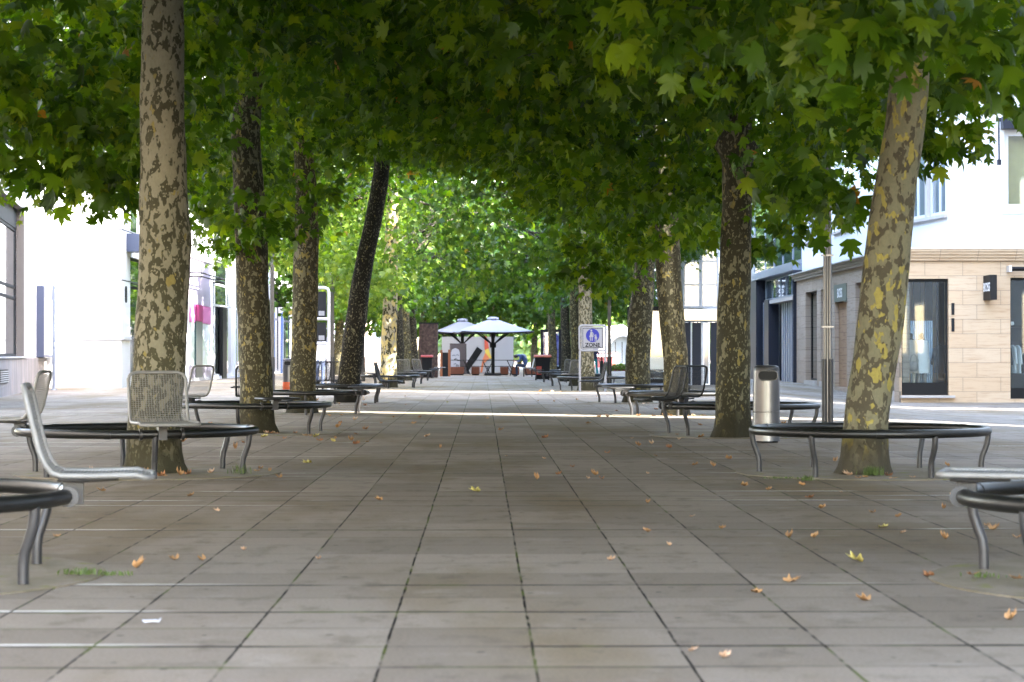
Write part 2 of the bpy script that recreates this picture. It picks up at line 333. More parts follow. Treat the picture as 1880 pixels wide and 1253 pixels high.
# ---------------------------------------------------------------- mesh building
class MB:
    def __init__(s): s.v = []; s.f = []; s.m = []; s.sm = []
    def add(s, vs, fs, mi=0, smooth=False):
        o = len(s.v); s.v += [tuple(v) for v in vs]
        for f in fs: s.f.append([i + o for i in f]); s.m.append(mi); s.sm.append(smooth)
    def box(s, x0, x1, y0, y1, z0, z1, mi=0):
        if x0 > x1: x0, x1 = x1, x0
        if y0 > y1: y0, y1 = y1, y0
        if z0 > z1: z0, z1 = z1, z0
        s.add([(x0, y0, z0), (x1, y0, z0), (x1, y1, z0), (x0, y1, z0), (x0, y0, z1), (x1, y0, z1), (x1, y1, z1), (x0, y1, z1)],
              [(0, 3, 2, 1), (4, 5, 6, 7), (0, 1, 5, 4), (1, 2, 6, 5), (2, 3, 7, 6), (3, 0, 4, 7)], mi)
    def tube(s, pts, r, n=8, closed=False, mi=0, caps=True, squash=None):
        pts = [Vector(p) for p in pts]; k = len(pts)
        rs = r if isinstance(r, (list, tuple)) else [r] * k
        rings = []; up = None
        for i, p in enumerate(pts):
            if closed: t = pts[(i + 1) % k] - pts[i - 1]
            else: t = pts[min(i + 1, k - 1)] - pts[max(i - 1, 0)]
            t.normalize()
            if up is None:
                up = Vector((0, 0, 1)) if abs(t.z) < 0.9 else Vector((1, 0, 0))
            a = (up - t * up.dot(t)).normalized(); b = t.cross(a); up = a
            rings.append([p + (a * math.cos(2 * math.pi * j / n) + b * math.sin(2 * math.pi * j / n)) * rs[i] for j in range(n)])
        vs = [v for q in rings for v in q]; fs = []
        for i in range(k if closed else k - 1):
            i2 = (i + 1) % k
            for j in range(n):
                j2 = (j + 1) % n; fs.append((i * n + j, i * n + j2, i2 * n + j2, i2 * n + j))
        s.add(vs, fs, mi, True)
        if caps and not closed:
            s.add(rings[0], [tuple(range(n))[::-1]], mi); s.add(rings[-1], [tuple(range(n))], mi)
    def cyl(s, x, y, z0, z1, r, n=16, mi=0, r1=None):
        s.tube([(x, y, z0), (x, y, z1)], [r, r if r1 is None else r1], n, mi=mi)
    def lathe(s, prof, n=24, mi=0, sx=1, sy=1, cx=0, cy=0):
        vs = []; fs = []
        for (r, z) in prof:
            for j in range(n):
                a = 2 * math.pi * j / n; vs.append((cx + r * sx * math.cos(a), cy + r * sy * math.sin(a), z))
        for i in range(len(prof) - 1):
            for j in range(n):
                j2 = (j + 1) % n; fs.append((i * n + j, i * n + j2, (i + 1) * n + j2, (i + 1) * n + j))
        s.add(vs, fs, mi, True)
    def prism(s, poly, axis, a0, a1, mi=0):
        """poly = 2D outline; axis 'y': poly in xz extruded along y; 'x': poly in yz; 'z': poly in xy"""
        def mk(p, a): return {'y': (p[0], a, p[1]), 'x': (a, p[0], p[1]), 'z': (p[0], p[1], a)}[axis]
        n = len(poly); vs = [mk(p, a0) for p in poly] + [mk(p, a1) for p in poly]
        fs = [tuple(range(n)), tuple(range(2 * n - 1, n - 1, -1))] + [(i, i + n, (i + 1) % n + n, (i + 1) % n) for i in range(n)]
        s.add(vs, fs, mi)
    def quad(s, a, b, c, d, mi=0): s.add([a, b, c, d], [(0, 1, 2, 3)], mi)
    def build(s, name, mats, parent=None, loc=None, bevel=0, fixn=True):
        me = bpy.data.meshes.new(name); me.from_pydata(s.v, [], s.f)
        mats = mats if isinstance(mats, (list, tuple)) else [mats]
        for m in mats: me.materials.append(m)
        me.polygons.foreach_set('material_index', s.m); me.polygons.foreach_set('use_smooth', s.sm)
        if fixn:
            bm = bmesh.new(); bm.from_mesh(me); bmesh.ops.recalc_face_normals(bm, faces=bm.faces); bm.to_mesh(me); bm.free()
        me.update()
        o = bpy.data.objects.new(name, me); COL.objects.link(o)
        if parent: o.parent = parent
        if loc: o.location = loc
        if bevel:
            bv = o.modifiers.new('bevel', 'BEVEL'); bv.width = bevel; bv.segments = 2; bv.limit_method = 'ANGLE'
        return o
def tag(o, label=None, cat=None, group=None, kind=None):
    if label: o['label'] = label
    if cat: o['category'] = cat
    if group: o['group'] = group
    if kind: o['kind'] = kind
    return o
def empty(name, loc, label, cat, group=None, rz=0):
    o = bpy.data.objects.new(name, None); COL.objects.link(o); o.location = loc; o.rotation_euler = (0, 0, rz)
    o.empty_display_size = 0.2
    return tag(o, label, cat, group)
def copy_tree(o, parent=None, label=None):
    kids = list(o.children)
    c = o.copy(); COL.objects.link(c); c.parent = parent
    if label: c['label'] = label
    for k in kids: copy_tree(k, c)
    return c
def text_mesh(txt, size, name, mat, parent, mtx, bold=0.0, ext=0.002):
    cu = bpy.data.curves.new(name, 'FONT'); cu.body = txt; cu.size = size; cu.extrude = ext; cu.align_x = 'CENTER'; cu.align_y = 'CENTER'; cu.offset = bold
    to = bpy.data.objects.new(name + '_c', cu); COL.objects.link(to)
    dg = bpy.context.evaluated_depsgraph_get(); me = bpy.data.meshes.new_from_object(to.evaluated_get(dg))
    bpy.data.objects.remove(to); me.materials.clear(); me.materials.append(mat); me.name = name
    o = bpy.data.objects.new(name, me); COL.objects.link(o); o.parent = parent; o.matrix_local = mtx
    return o
def face_mtx(loc, right, up):
    r = Vector(right).normalized(); u = Vector(up).normalized(); n = r.cross(u)
    m = Matrix((r, u, n)).transposed().to_4x4(); m.translation = Vector(loc); return m

# ---------------------------------------------------------------- ground
def sstep(a, b, x):
    t = min(1, max(0, (x - a) / (b - a))); return t * t * (3 - 2 * t)
def ground_z(x, y):
    return -0.30 * sstep(6.0, 11.0, x) * (1 - sstep(60, 80, y)) * sstep(20, 45, y)
xs = [-2500, -900, -300, -100, -50, -30] + list(np.arange(-20, 20.1, 1.0)) + [30, 50, 100, 300, 900, 2500]
ys = [-2500, -600, -150, -50, -20] + list(np.arange(0, 120, 2.0)) + [130, 160, 220, 320, 600, 1200, 3500]
gm = MB(); W = len(xs)
gm.v = [(x, y, ground_z(x, y)) for y in ys for x in xs]
for j in range(len(ys) - 1):
    for i in range(W - 1): gm.f.append([j * W + i, j * W + i + 1, (j + 1) * W + i + 1, (j + 1) * W + i]); gm.m.append(0); gm.sm.append(True)
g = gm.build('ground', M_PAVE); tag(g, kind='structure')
# ---------------------------------------------------------------- leaves and trees
rng = np.random.default_rng(11)
def outline(ts):
    return np.array([(r * math.cos(R(a)), 0.40 + r * math.sin(R(a))) for a, r in ts])
half_hi = [(90, .62), (80, .43), (75, .45), (66, .27), (58, .42), (50, .43), (38, .60), (28, .40), (22, .40), (13, .26), (2, .38), (-12, .47), (-35, .33), (-62, .30)]
half_lo = [(90, .62), (65, .28), (38, .58), (13, .27), (-12, .46), (-60, .30)]
def full(h): return outline(h + [(-90, .24)] + [(180 - a, r) for a, r in h[:0:-1]])
T_HI = full(half_hi); T_LO = full(half_lo)
T_MIN = full([(90, .6), (38, .55), (-25, .42)])
def leaf_arrays(pos, tip, nrm, size, tmpl, bend):
    n = len(pos); k = len(tmpl)
    tip = tip / np.linalg.norm(tip, axis=1)[:, None]
    nrm = nrm - tip * np.sum(nrm * tip, axis=1)[:, None]
    nrm = nrm / (np.linalg.norm(nrm, axis=1)[:, None] + 1e-9)
    side = np.cross(tip, nrm)
    t = np.vstack([[0, 0.40], tmpl])
    u = t[:, 0][None, :, None]; v = t[:, 1][None, :, None]
    w = -(bend[:, None, None]) * (u ** 2 * 1.0 + (v - 0.2) ** 2 * 0.8)
    P_ = pos[:, None, :] + size[:, None, None] * (u * side[:, None, :] + v * tip[:, None, :] + w * nrm[:, None, :])
    V = P_.reshape(-1, 3)
    base = (np.arange(n) * (k + 1))[:, None]
    j = np.arange(k)
    T = np.stack([np.zeros(k, int), 1 + j, 1 + (j + 1) % k], 1)
    Fc = (base[:, :, None] + T[None]).reshape(-1, 3)
    return V, Fc
def tri_object(name, V, Fc, mat, parent, rnd=None):
    me = bpy.data.meshes.new(name)
    me.vertices.add(len(V)); me.vertices.foreach_set('co', V.astype(np.float32).ravel())
    me.loops.add(len(Fc) * 3); me.loops.foreach_set('vertex_index', Fc.astype(np.int32).ravel())
    me.polygons.add(len(Fc)); me.polygons.foreach_set('loop_start', np.arange(0, len(Fc) * 3, 3, dtype=np.int32))
    me.polygons.foreach_set('loop_total', np.full(len(Fc), 3, dtype=np.int32))
    me.materials.append(mat)
    if rnd is not None:
        a = me.attributes.new('leafrnd', 'FLOAT', 'POINT'); a.data.foreach_set('value', rnd.astype(np.float32))
    me.update(calc_edges=True); me.validate()
    o = bpy.data.objects.new(name, me); COL.objects.link(o); o.parent = parent
    return o

def under(X, Y):
    """height of the underside of the canopy over the avenue"""
    left_in = np.interp(Y, [5, 15, 19, 24, 28, 38, 47, 55, 62, 75, 90, 110], [3.7, 4.0, 4.25, 4.3, 4.1, 4.6, 5.4, 4.0, 2.9, 2.9, 3.0, 3.0])
    left_out = np.interp(Y, [5, 14, 18, 19.2, 22, 28, 38, 50, 62, 90], [3.5, 3.8, 3.7, 2.85, 2.8, 2.55, 2.9, 3.3, 2.6, 2.8])
    right_in = np.interp(Y, [5, 12, 16, 20, 24, 28, 32, 36, 47, 60, 75, 110], [3.3, 3.3, 3.2, 3.4, 3.8, 3.7, 3.0, 2.9, 3.0, 3.1, 3.2, 3.0])
    right_out = np.interp(Y, [5, 12, 16, 20, 26, 36, 47, 60, 90], [3.1, 3.1, 3.6, 3.4, 2.8, 3.1, 3.4, 3.0, 2.8])
    kl = 1 / (1 + np.exp((X + 3.45) / 0.15)); l = left_out * kl + left_in * (1 - kl); kr = 1 / (1 + np.exp(-(X - 3.3) / 0.2)); r = right_out * kr + right_in * (1 - kr)
    k = 1 / (1 + np.exp(-(X - 0.9) / 0.35))
    xb = np.interp(Y, [10, 18, 26, 36, 50, 62], [3.4, 3.75, 4.7, 4.6, 4.8, 4.7])
    r = r + 1.4 / (1 + np.exp(-(X - xb) / 0.12)) * (Y < 80)
    xl = np.interp(Y, [10, 22, 28, 38, 50, 62], [5.6, 5.4, 4.3, 4.9, 5.0, 4.7])
    l = l + 1.3 / (1 + np.exp((X + xl) / 0.12)) * (Y > 24) * (Y < 80)
    return l * (1 - k) + r * k
def sun_keep(W):
    """leaves pruned out where a sun gap reaches the paving"""
    s = np.array(SV); Lx = W[:, 0] - s[0] / s[2] * W[:, 2]; Ly = W[:, 1] - s[1] / s[2] * W[:, 2]
    keep = np.ones(len(W), bool); r = rng.random(len(W))
    yc = 29.45 + (13.5 - Lx) * 0.577
    keep &= ~((np.abs(Ly - yc) < 1.15) & (np.abs(Lx) < 3.4))
    keep &= ~((Ly > 49) & (Ly < 63.5) & (np.abs(Lx) < 7) & (r < 0.985))
    keep &= ~((Ly >= 43.5) & (Ly <= 49) & (np.abs(Lx) < 4) & (r < 0.75))
    keep &= ~((W[:, 1] >= 64) & (W[:, 1] < 108) & (np.abs(W[:, 0]) < 2.5) & (r < 0.95))
    return keep

def make_crown(root, cx, cy, cz, rx, ry, rz, nclump, per, tmpl, mat, size=0.2, shell=0.5, ufun=under, ucut=True, bend=0.7, sprays=()):
    w = root.location
    def _u(X, Y, f=ufun):
        return f(X, Y) + 1.1 * np.exp(-((X - w[0]) ** 2 + (Y - w[1]) ** 2) / 0.8)
    if ufun is not None: ufun = _u
    pts = []
    while len(pts) < nclump:
        q = rng.uniform(-1, 1, (4000, 3)); rr = np.linalg.norm(q, axis=1)
        ok = (rr < 1) & (rng.random(4000) < (0.30 + 0.70 * np.clip((rr - shell) / (1 - shell), 0, 1)))
        q = q[ok]; A = q * [rx, ry, rz] + [cx, cy, cz]
        if ufun is not None:
            X = A[:, 0]; Y = A[:, 1]
            zn = ufun(X, Y) + 0.28 * np.sin(X * 1.9 + Y * 0.7 + cx * 3) * np.cos(Y * 1.3 - X * 0.5 + cy) + 0.18 + 0.1 * np.sin(X * 4 + Y * 3.1)
            A = A[A[:, 2] > zn]
        pts += list(A)
    C = np.array(pts[:nclump])
    if ufun is not None:      # a denser skin of clumps right on the underside
        m = int(nclump * 0.35)
        ang = rng.uniform(0, 2 * np.pi, m); rad = np.sqrt(rng.random(m)) * 0.97
        X = cx + rx * rad * np.cos(ang); Y = cy + ry * rad * np.sin(ang)
        zn = ufun(X, Y) + 0.28 * np.sin(X * 1.9 + Y * 0.7 + cx * 3) * np.cos(Y * 1.3 - X * 0.5 + cy) + 0.18
        Z = zn + rng.random(m) ** 1.5 * 0.8
        C = np.vstack([C, np.stack([X, Y, Z], 1)])
    if len(sprays): C = np.vstack([C, np.array(sprays)])
    nC = len(C); csz = rng.uniform(0.75, 1.25, nC)
    idx = np.repeat(np.arange(nC), per)
    n = len(idx)
    off = rng.normal(0, 1, (n, 3)) * [0.30, 0.30, 0.17] * csz[idx][:, None]
    if len(sprays): off[-len(sprays) * per:] *= 0.62
    pos = C[idx] + off
    hi = pos[:, 2] > cz + 0.2
    out = off.copy(); out[:, 2] = 0
    tip = out * 2.0 + rng.normal(0, 0.45, (n, 3)) + np.array([0, 0, -0.75])
    cl = rng.normal(0, 0.35, (nC, 3))[idx]
    nrm = rng.normal(0, 0.42, (n, 3)) + cl + np.array([0, 0, 1.0])
    sz = size * rng.uniform(0.45, 1.35, n) * np.where(hi, 1.7, 1.0)
    bd = bend * rng.uniform(0.3, 1.3, n)
    crn = rng.random(nC)[idx]
    rnd = np.clip(0.62 * rng.random(n) + 0.45 * crn - 0.05, 0, 0.975)
    rnd = np.where(rng.random(n) < 0.002, 1.0, rnd * 0.97)
    kp = sun_keep(pos); 
    pos, tip, nrm, sz, bd, rnd, hi = [a[kp] for a in (pos, tip, nrm, sz, bd, rnd, hi)]
    pos = pos - np.array(w)
    Vs = []; Fs = []; Rs = []; o = 0
    for sel, tm in ((~hi, tmpl), (hi, T_MIN)):
        if sel.sum() == 0: continue
        V, Fc = leaf_arrays(pos[sel], tip[sel], nrm[sel], sz[sel], tm, bd[sel])
        Vs.append(V); Fs.append(Fc + o); o += len(V); Rs.append(np.repeat(rnd[sel], len(tm) + 1))
    return tri_object('crown', np.vstack(Vs), np.vstack(Fs), mat, root, np.concatenate(Rs)), C

def bez(a, b, c, n):
    return [a * (1 - t) ** 2 + b * 2 * t * (1 - t) + c * t * t for t in [i / (n - 1) for i in range(n)]]
def make_trunk(root, path, radii, mat, forkz, cx, cy, cz, rx, ry, rz, seed, twigs=(), knots=(), nlimb=7):
    rd = random.Random(seed); w = Vector(root.location)
    mb = MB()
    # resample the stem finely, with bumps
    pts = [Vector(p) - w for p in path]; 
    fine = []; rf = []
    for i in range(len(pts) - 1):
        for k in range(6):
            t = k / 6; p0 = pts[max(0, i - 1)]; p1 = pts[i]; p2 = pts[i + 1]; p3 = pts[min(len(pts) - 1, i + 2)]
            q = 0.5 * ((2 * p1) + (p2 - p0) * t + (2 * p0 - 5 * p1 + 4 * p2 - p3) * t * t + (3 * p1 - p0 - 3 * p2 + p3) * t ** 3)
            fine.append(q); rf.append(radii[i] * (1 - t) + radii[i + 1] * t)
    fine.append(pts[-1]); rf.append(radii[-1])
    n = 28; vs = []; fs = []
    ph = [rd.uniform(0, 6.28) for _ in range(6)]
    for i, (q, r) in enumerate(zip(fine, rf)):
        z = q.z
        flare = 1 + 0.24 * math.exp(-max(0, z) / 0.09) + 0.05 * math.exp(-max(0, z) / 0.5)
        for j in range(n):
            a = 2 * math.pi * j / n
            root_l = 1 + 0.10 * math.exp(-max(0, z) / 0.18) * math.cos(5 * a + ph[0])
            rr = r * flare * root_l * (1 + 0.035 * math.sin(2 * a + z * 1.1 + ph[1]) + 0.03 * math.sin(3 * a - z * 2.3 + ph[2]) + 0.018 * math.sin(z * 7 + ph[3] + a) + 0.012 * math.sin(z * 13 + ph[4] + 4 * a))
            for (ka, kz, kh, ks) in knots:
                da = (a - ka + math.pi) % (2 * math.pi) - math.pi
                rr += kh * math.exp(-(da * r / ks) ** 2 - ((z - kz) / ks) ** 2)
            vs.append((q.x + rr * math.cos(a), q.y + rr * math.sin(a), q.z))
    for i in range(len(fine) - 1):
        for j in range(n):
            j2 = (j + 1) % n; fs.append((i * n + j, i * n + j2, (i + 1) * n + j2, (i + 1) * n + j))
    mb.add(vs, fs, 0, True)
    top = fine[-1]; rt = rf[-1]
    nodes = []
    for k in range(nlimb):
        a = 2 * math.pi * (k + rd.uniform(-0.25, 0.25)) / nlimb
        st = top - Vector((0, 0, rd.uniform(0.0, 0.7))) if k else top
        rad = rd.uniform(0.55, 0.85); zz = cz + rd.uniform(-0.35, 0.5) * rz
        tg = Vector((cx + rx * rad * math.cos(a), cy + ry * rad * math.sin(a), zz)) - w
        mid = st.lerp(tg, 0.45) + Vector((0, 0, rd.uniform(0.1, 0.8)))
        B = bez(st, mid, tg, 9); r0 = rt * rd.uniform(0.42, 0.6)
        B = [b + Vector((rd.uniform(-.05, .05), rd.uniform(-.05, .05), rd.uniform(-.05, .05))) * (1 if 0 < i < 8 else 0) for i, b in enumerate(B)]
        mb.tube(B, [r0 * (1 - 0.78 * i / 8) for i in range(9)], 9, mi=2)
        nodes += B[2:]
        for q in range(3):
            s0 = B[rd.randint(2, 6)]
            e = s0 + Vector((rd.uniform(-1.6, 1.6), rd.uniform(-1.6, 1.6), rd.uniform(-0.6, 1.0)))
            b2 = bez(s0, s0.lerp(e, 0.5) + Vector((0, 0, rd.uniform(0, .4))), e, 5)
            mb.tube(b2, [r0 * 0.4 * (1 - 0.8 * i / 4) for i in range(5)], 6, mi=2); nodes += b2[1:]
    for tpt in twigs:
        tpt = Vector(tpt) - w
        nb = min(nodes, key=lambda q: (q - tpt).length + max(0, tpt.z - q.z) * 2)
        if (nb - tpt).length > 2.6: continue
        if abs(nb.z - tpt.z) > 1.15 * math.hypot(nb.x - tpt.x, nb.y - tpt.y): continue
        mid = nb.lerp(tpt, 0.55) + Vector((rd.uniform(-.1, .1), rd.uniform(-.1, .1), 0.22 * (nb - tpt).length * rd.uniform(0.2, 1)))
        b2 = bez(nb, mid, tpt, 7); mb.tube(b2, [0.011 * (1 - 0.75 * i / 6) for i in range(7)], 5, mi=1)
    return mb.build('trunk', [mat, M_TWIG, BARK_DARK], root, fixn=False)

GTREE = 'plane trees in two rows along the avenue'
def plane_tree(label, X, Y, path, radii, bark, forkz=4.3, crx=4.9, cry=5.4, crz=3.4, cz=6.2, cdx=0.0, ncl=700, per=21, tmpl=T_HI, mat=M_LEAF, seed=1, size=0.172, sprays=(), knots=(), shell=0.5):
    root = empty('plane_tree', (X, Y, 0), label, 'tree', GTREE)
    if path is None:
        path = [(X, Y, -0.05), (X + 0.02, Y, 1.2), (X - 0.03, Y, 2.6), (X + 0.03, Y, forkz), (X + 0.05, Y, forkz + 0.8)]
    cx = X + cdx; cy = Y
    crown, C = make_crown(root, cx, cy, cz, crx, cry, crz, ncl, per, tmpl, mat, size, shell, sprays=sprays)
    low = C[C[:, 2] < np.min(C[:, 2]) + 1.1]; rd = random.Random(seed + 5)
    tw = [tuple(low[rd.randrange(len(low))]) for _ in range(80)] + [tuple(s) for s in sprays]
    make_trunk(root, path, radii, bark, forkz, cx, cy, cz, crx, cry, crz, seed, twigs=tw, knots=knots)
    return root

def px_path(d, pts, X0=None):
    """trunk centre line from measured points, standing at distance d"""
    out = []
    for px, py in pts: out.append(tuple(P(px, py, d)))
    z0 = out[0][2]
    out[0] = (out[0][0], out[0][1], -0.06)
    return out

def spr(px, py, d, n=1, s=0.15):
    out = []
    for _ in range(n):
        p = P(px, py, d); out.append((p.x + random.gauss(0, s), p.y + random.gauss(0, s), p.z + random.gauss(0, s * 0.6)))
    return out
sprL1 = spr(200, 372, 19.7, 1, .02) + spr(205, 340, 19.7, 1, .05) + spr(165, 345, 19.7) + spr(120, 335, 19.7) + spr(90, 328, 19.6) + spr(75, 315, 19.5, 1, .05) + spr(30, 285, 19.4, 2) + spr(80, 290, 19.5, 2) + spr(150, 300, 19.6, 2) + spr(230, 300, 19.8, 2) + spr(240, 250, 19.8, 2) + spr(190, 230, 19.8, 2) + spr(10, 200, 19, 3) + spr(100, 220, 19.5, 3) + spr(60, 150, 19.4, 3) + spr(180, 120, 19.6, 3)
sprR1 = spr(1790, 270, 19, 1, .05) + spr(1740, 262, 19, 2, .08) + spr(1700, 240, 19.2, 2) + spr(1830, 190, 18.6, 2) + spr(1750, 150, 18.6, 3) + spr(1865, 150, 18.2, 2) + spr(1490, 350, 18.8, 2) + spr(1545, 400, 18.8, 1, .03) + spr(1470, 330, 19, 2) + spr(1440, 300, 19, 2) + spr(1510, 320, 19, 2)
sprR0 = spr(1480, 60, 12.5, 3) + spr(1560, 40, 12.3, 3) + spr(1700, 70, 12.0, 2) + spr(1640, 20, 12.2, 2) + spr(1800, 50, 12.0, 2) + spr(1160, 30, 13.5, 1) + spr(1240, 25, 13.2, 2) + spr(1850, 120, 12, 2)
sprL2 = spr(440, 420, 27, 2) + spr(400, 430, 28, 2) + spr(365, 400, 28, 2) + spr(510, 400, 27, 2) + spr(470, 380, 26.5, 2) + spr(560, 360, 27, 2)
sprR2 = spr(1440, 420, 26, 2) + spr(1500, 400, 26, 2) + spr(1400, 440, 27, 2) + spr(1290, 430, 26.5, 2) + spr(1470, 350, 26, 2) + spr(1560, 360, 26, 2)
sprR3 = spr(1130, 515, 34, 2, .1) + spr(1100, 500, 34, 2) + spr(1170, 470, 34.5, 3) + spr(1080, 470, 34, 3) + spr(1050, 440, 34, 3) + spr(1200, 440, 34, 3) + spr(1150, 430, 34, 3)

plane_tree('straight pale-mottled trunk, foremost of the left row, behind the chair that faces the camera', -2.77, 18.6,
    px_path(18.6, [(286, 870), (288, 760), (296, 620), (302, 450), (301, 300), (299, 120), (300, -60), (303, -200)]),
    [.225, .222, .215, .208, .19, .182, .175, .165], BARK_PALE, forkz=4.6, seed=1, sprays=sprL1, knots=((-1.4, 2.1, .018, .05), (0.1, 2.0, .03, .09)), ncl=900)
plane_tree('yellow peeling trunk leaning right, foremost of the right row, inside the empty ring bench', 3.25, 18.3,
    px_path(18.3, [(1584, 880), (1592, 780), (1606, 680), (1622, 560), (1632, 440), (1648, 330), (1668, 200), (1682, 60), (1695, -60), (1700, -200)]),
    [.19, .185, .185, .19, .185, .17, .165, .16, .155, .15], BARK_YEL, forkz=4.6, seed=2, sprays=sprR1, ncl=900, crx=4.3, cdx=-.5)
plane_tree('brown trunk with fine beige flecks forking high up, second in the left row', -2.92, 28.2,
    px_path(28.2, [(472, 800), (470, 700), (466, 560), (461, 420), (455, 330), (452, 240), (460, 150), (470, 60), (470, -40)]),
    [.225, .215, .215, .205, .19, .18, .165, .15, .13], BARK_FLECK, forkz=4.6, seed=3, sprays=sprL2, ncl=800)
plane_tree('upright flecked trunk with branch stubs, second in the right row beside the steel bin', 3.07, 26.5,
    px_path(26.5, [(1344, 812), (1346, 700), (1349, 560), (1352, 420), (1353, 300), (1352, 220), (1352, 140), (1356, 40), (1360, -60)]),
    [.205, .20, .195, .185, .18, .20, .17, .15, .13], BARK_FLECK2, forkz=4.6, seed=4, sprays=sprR2, knots=((3.1, 3.55, .10, .10), (0.0, 3.5, .09, .12)), ncl=800, crx=4.3, cdx=-.4)
plane_tree('upright flecked brown trunk, third in the left row beside the orange-banded litter bin', -3.15, 37.8,
    px_path(37.8, [(556, 760), (558, 640), (561, 520), (564, 420), (560, 330), (556, 240), (560, 160)]),
    [.235, .22, .215, .20, .18, .16, .14], BARK_FLECK, seed=5, tmpl=T_LO, cz=6.8, ncl=800, per=22)
plane_tree('dark trunk curving left near its top, third in the right row behind the stool seat', 3.2, 36.3,
    px_path(36.3, [(1240, 770), (1240, 660), (1232, 560), (1226, 460), (1222, 360), (1212, 280), (1205, 200), (1200, 120)]),
    [.21, .205, .205, .20, .18, .16, .14, .12], BARK_FLECK2, seed=6, tmpl=T_LO, ncl=800, per=22, sprays=sprR3, crx=4.4, cdx=-.4)
plane_tree('dark brown trunk leaning far to the right, fourth in the left row', -2.82, 46.2,
    px_path(46.2, [(637, 745), (645, 660), (655, 580), (668, 490), (682, 420), (695, 350), (702, 290), (690, 240)]),
    [.22, .23, .22, .20, .19, .18, .16, .13], BARK_DARK, seed=7, tmpl=T_LO, cz=7.4, crx=4.6, ncl=750, per=22)
plane_tree('thick grey-flecked trunk leaning slightly right, fourth in the right row behind the black poster case', 3.28, 46.2,
    px_path(46.2, [(1170, 745), (1172, 660), (1176, 580), (1183, 500), (1188, 430), (1190, 360), (1190, 280)]),
    [.27, .255, .25, .22, .20, .17, .14], BARK_FLECK2, seed=8, tmpl=T_LO, ncl=750, per=22)
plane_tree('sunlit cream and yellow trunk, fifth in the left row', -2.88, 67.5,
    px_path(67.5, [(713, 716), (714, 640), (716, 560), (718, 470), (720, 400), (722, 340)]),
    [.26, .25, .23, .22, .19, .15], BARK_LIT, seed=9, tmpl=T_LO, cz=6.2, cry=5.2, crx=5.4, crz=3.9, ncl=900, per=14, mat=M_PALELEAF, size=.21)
plane_tree('pale patched trunk behind the pedestrian zone sign, fifth in the right row', 2.98, 62.0,
    px_path(62.0, [(1079, 722), (1076, 640), (1075, 560), (1073, 480), (1070, 400), (1066, 320)]),
    [.24, .21, .20, .18, .16, .13], BARK_PALE, seed=10, tmpl=T_LO, ncl=800, per=14, mat=M_FARLEAF, size=.21)
for k, (X, Y, lb, bk) in enumerate([
    (-2.98, 77.0, 'dark trunk close behind the sunlit cream trunk in the left row', BARK_DARK),
    (3.05, 71.5, 'dark slim trunk just left of the pale trunk behind the zone sign', BARK_FLECK2),
    (-3.05, 87.0, 'grey shaded trunk left of the brown brick pillar', BARK_FLECK),
    (3.1, 97.0, 'slim grey trunk in front of the blue poster case', BARK_FLECK),
    (-3.1, 97.5, 'thin dark trunk in front of the brown brick pillar', BARK_DARK),
    (3.2, 84.0, 'dark trunk between the zone sign and the black wheeled bin', BARK_DARK)]):
    plane_tree(lb, X, Y, None, [.2, .18, .16, .15, .12], bk, seed=20 + k, tmpl=T_LO, ncl=560, per=13, mat=M_FARLEAF, size=.24)
# trees nearest to the camera, their trunks just outside the picture
plane_tree('near plane tree whose large blurred leaves hang in the top left corner', -2.9, 9.6, None, [.22, .2, .19, .18, .15], BARK_PALE, seed=30, cry=5.9, crx=5.2, ncl=1100, cz=6.6)
plane_tree('near plane tree whose large leaves hang in the top right corner', 3.15, 9.3, None, [.22, .2, .19, .18, .15], BARK_YEL, seed=31, cry=5.9, crx=5.2, ncl=1100, cz=6.6, sprays=sprR0)
# far trees behind the parasols
def far_under(X, Y): return np.full(len(X), 2.9)
def far_tree(label, X, Y, h, r, mat, seed, group, ub=2.7, bark=BARK_FLECK, name='broadleaf_tree', size=.34, ncl=420):
    root = empty(name, (X, Y, 0), label, 'tree', group)
    cz = ub + (h - ub) * 0.5
    crown, C = make_crown(root, X, Y, cz, r, r, (h - ub) * 0.55, ncl, 13, T_LO if Y < 150 else T_MIN, mat, size, 0.55, ufun=None)
    make_trunk(root, [(X, Y, -0.05), (X, Y, 1.5), (X + .1, Y, ub + .5), (X + .1, Y, ub + 1.8)], [.26, .22, .18, .14], bark, ub + 1.8, X, Y, cz, r, r, (h - ub) * .5, seed, nlimb=6)
FG = 'trees closing the avenue behind the parasols'
for k, (lb, X, Y, h, r, ub) in enumerate([
    ('sunlit green tree behind the left parasol', -3.4, 122, 9.5, 4.6, 2.6),
    ('sunlit yellow-green tree rising behind the larger parasol', 0.6, 134, 10.5, 5.0, 3.2),
    ('green tree behind the right edge of the larger parasol', 3.6, 120, 10, 4.4, 2.7),
    ('tall bright tree at the far end of the avenue, left of centre', -2.6, 150, 12.5, 5.5, 2.8),
    ('tall bright tree at the far end of the avenue, right of centre', 3.6, 152, 13, 5.5, 2.6),
    ('green tree left of the brown brick pillar, beyond the avenue', -7.4, 112, 9, 3.8, 2.6),
    ('green tree at the end of the avenue left of the far parasol', -8.0, 138, 12, 5.0, 2.4)]):
    far_tree(lb, X, Y, h, r, M_FARLEAF, 50 + k, FG, ub)
HG = 'pale distant trees across the square'
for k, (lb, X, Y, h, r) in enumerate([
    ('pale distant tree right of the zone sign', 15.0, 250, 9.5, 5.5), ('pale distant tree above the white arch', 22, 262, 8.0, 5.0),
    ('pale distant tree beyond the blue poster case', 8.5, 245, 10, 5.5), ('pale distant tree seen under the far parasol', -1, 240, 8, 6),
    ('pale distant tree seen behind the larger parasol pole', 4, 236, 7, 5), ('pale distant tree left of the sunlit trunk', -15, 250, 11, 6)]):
    far_tree(lb, X, Y, h, r, M_HAZLEAF, 70 + k, HG, 1.2, size=.7, ncl=260)

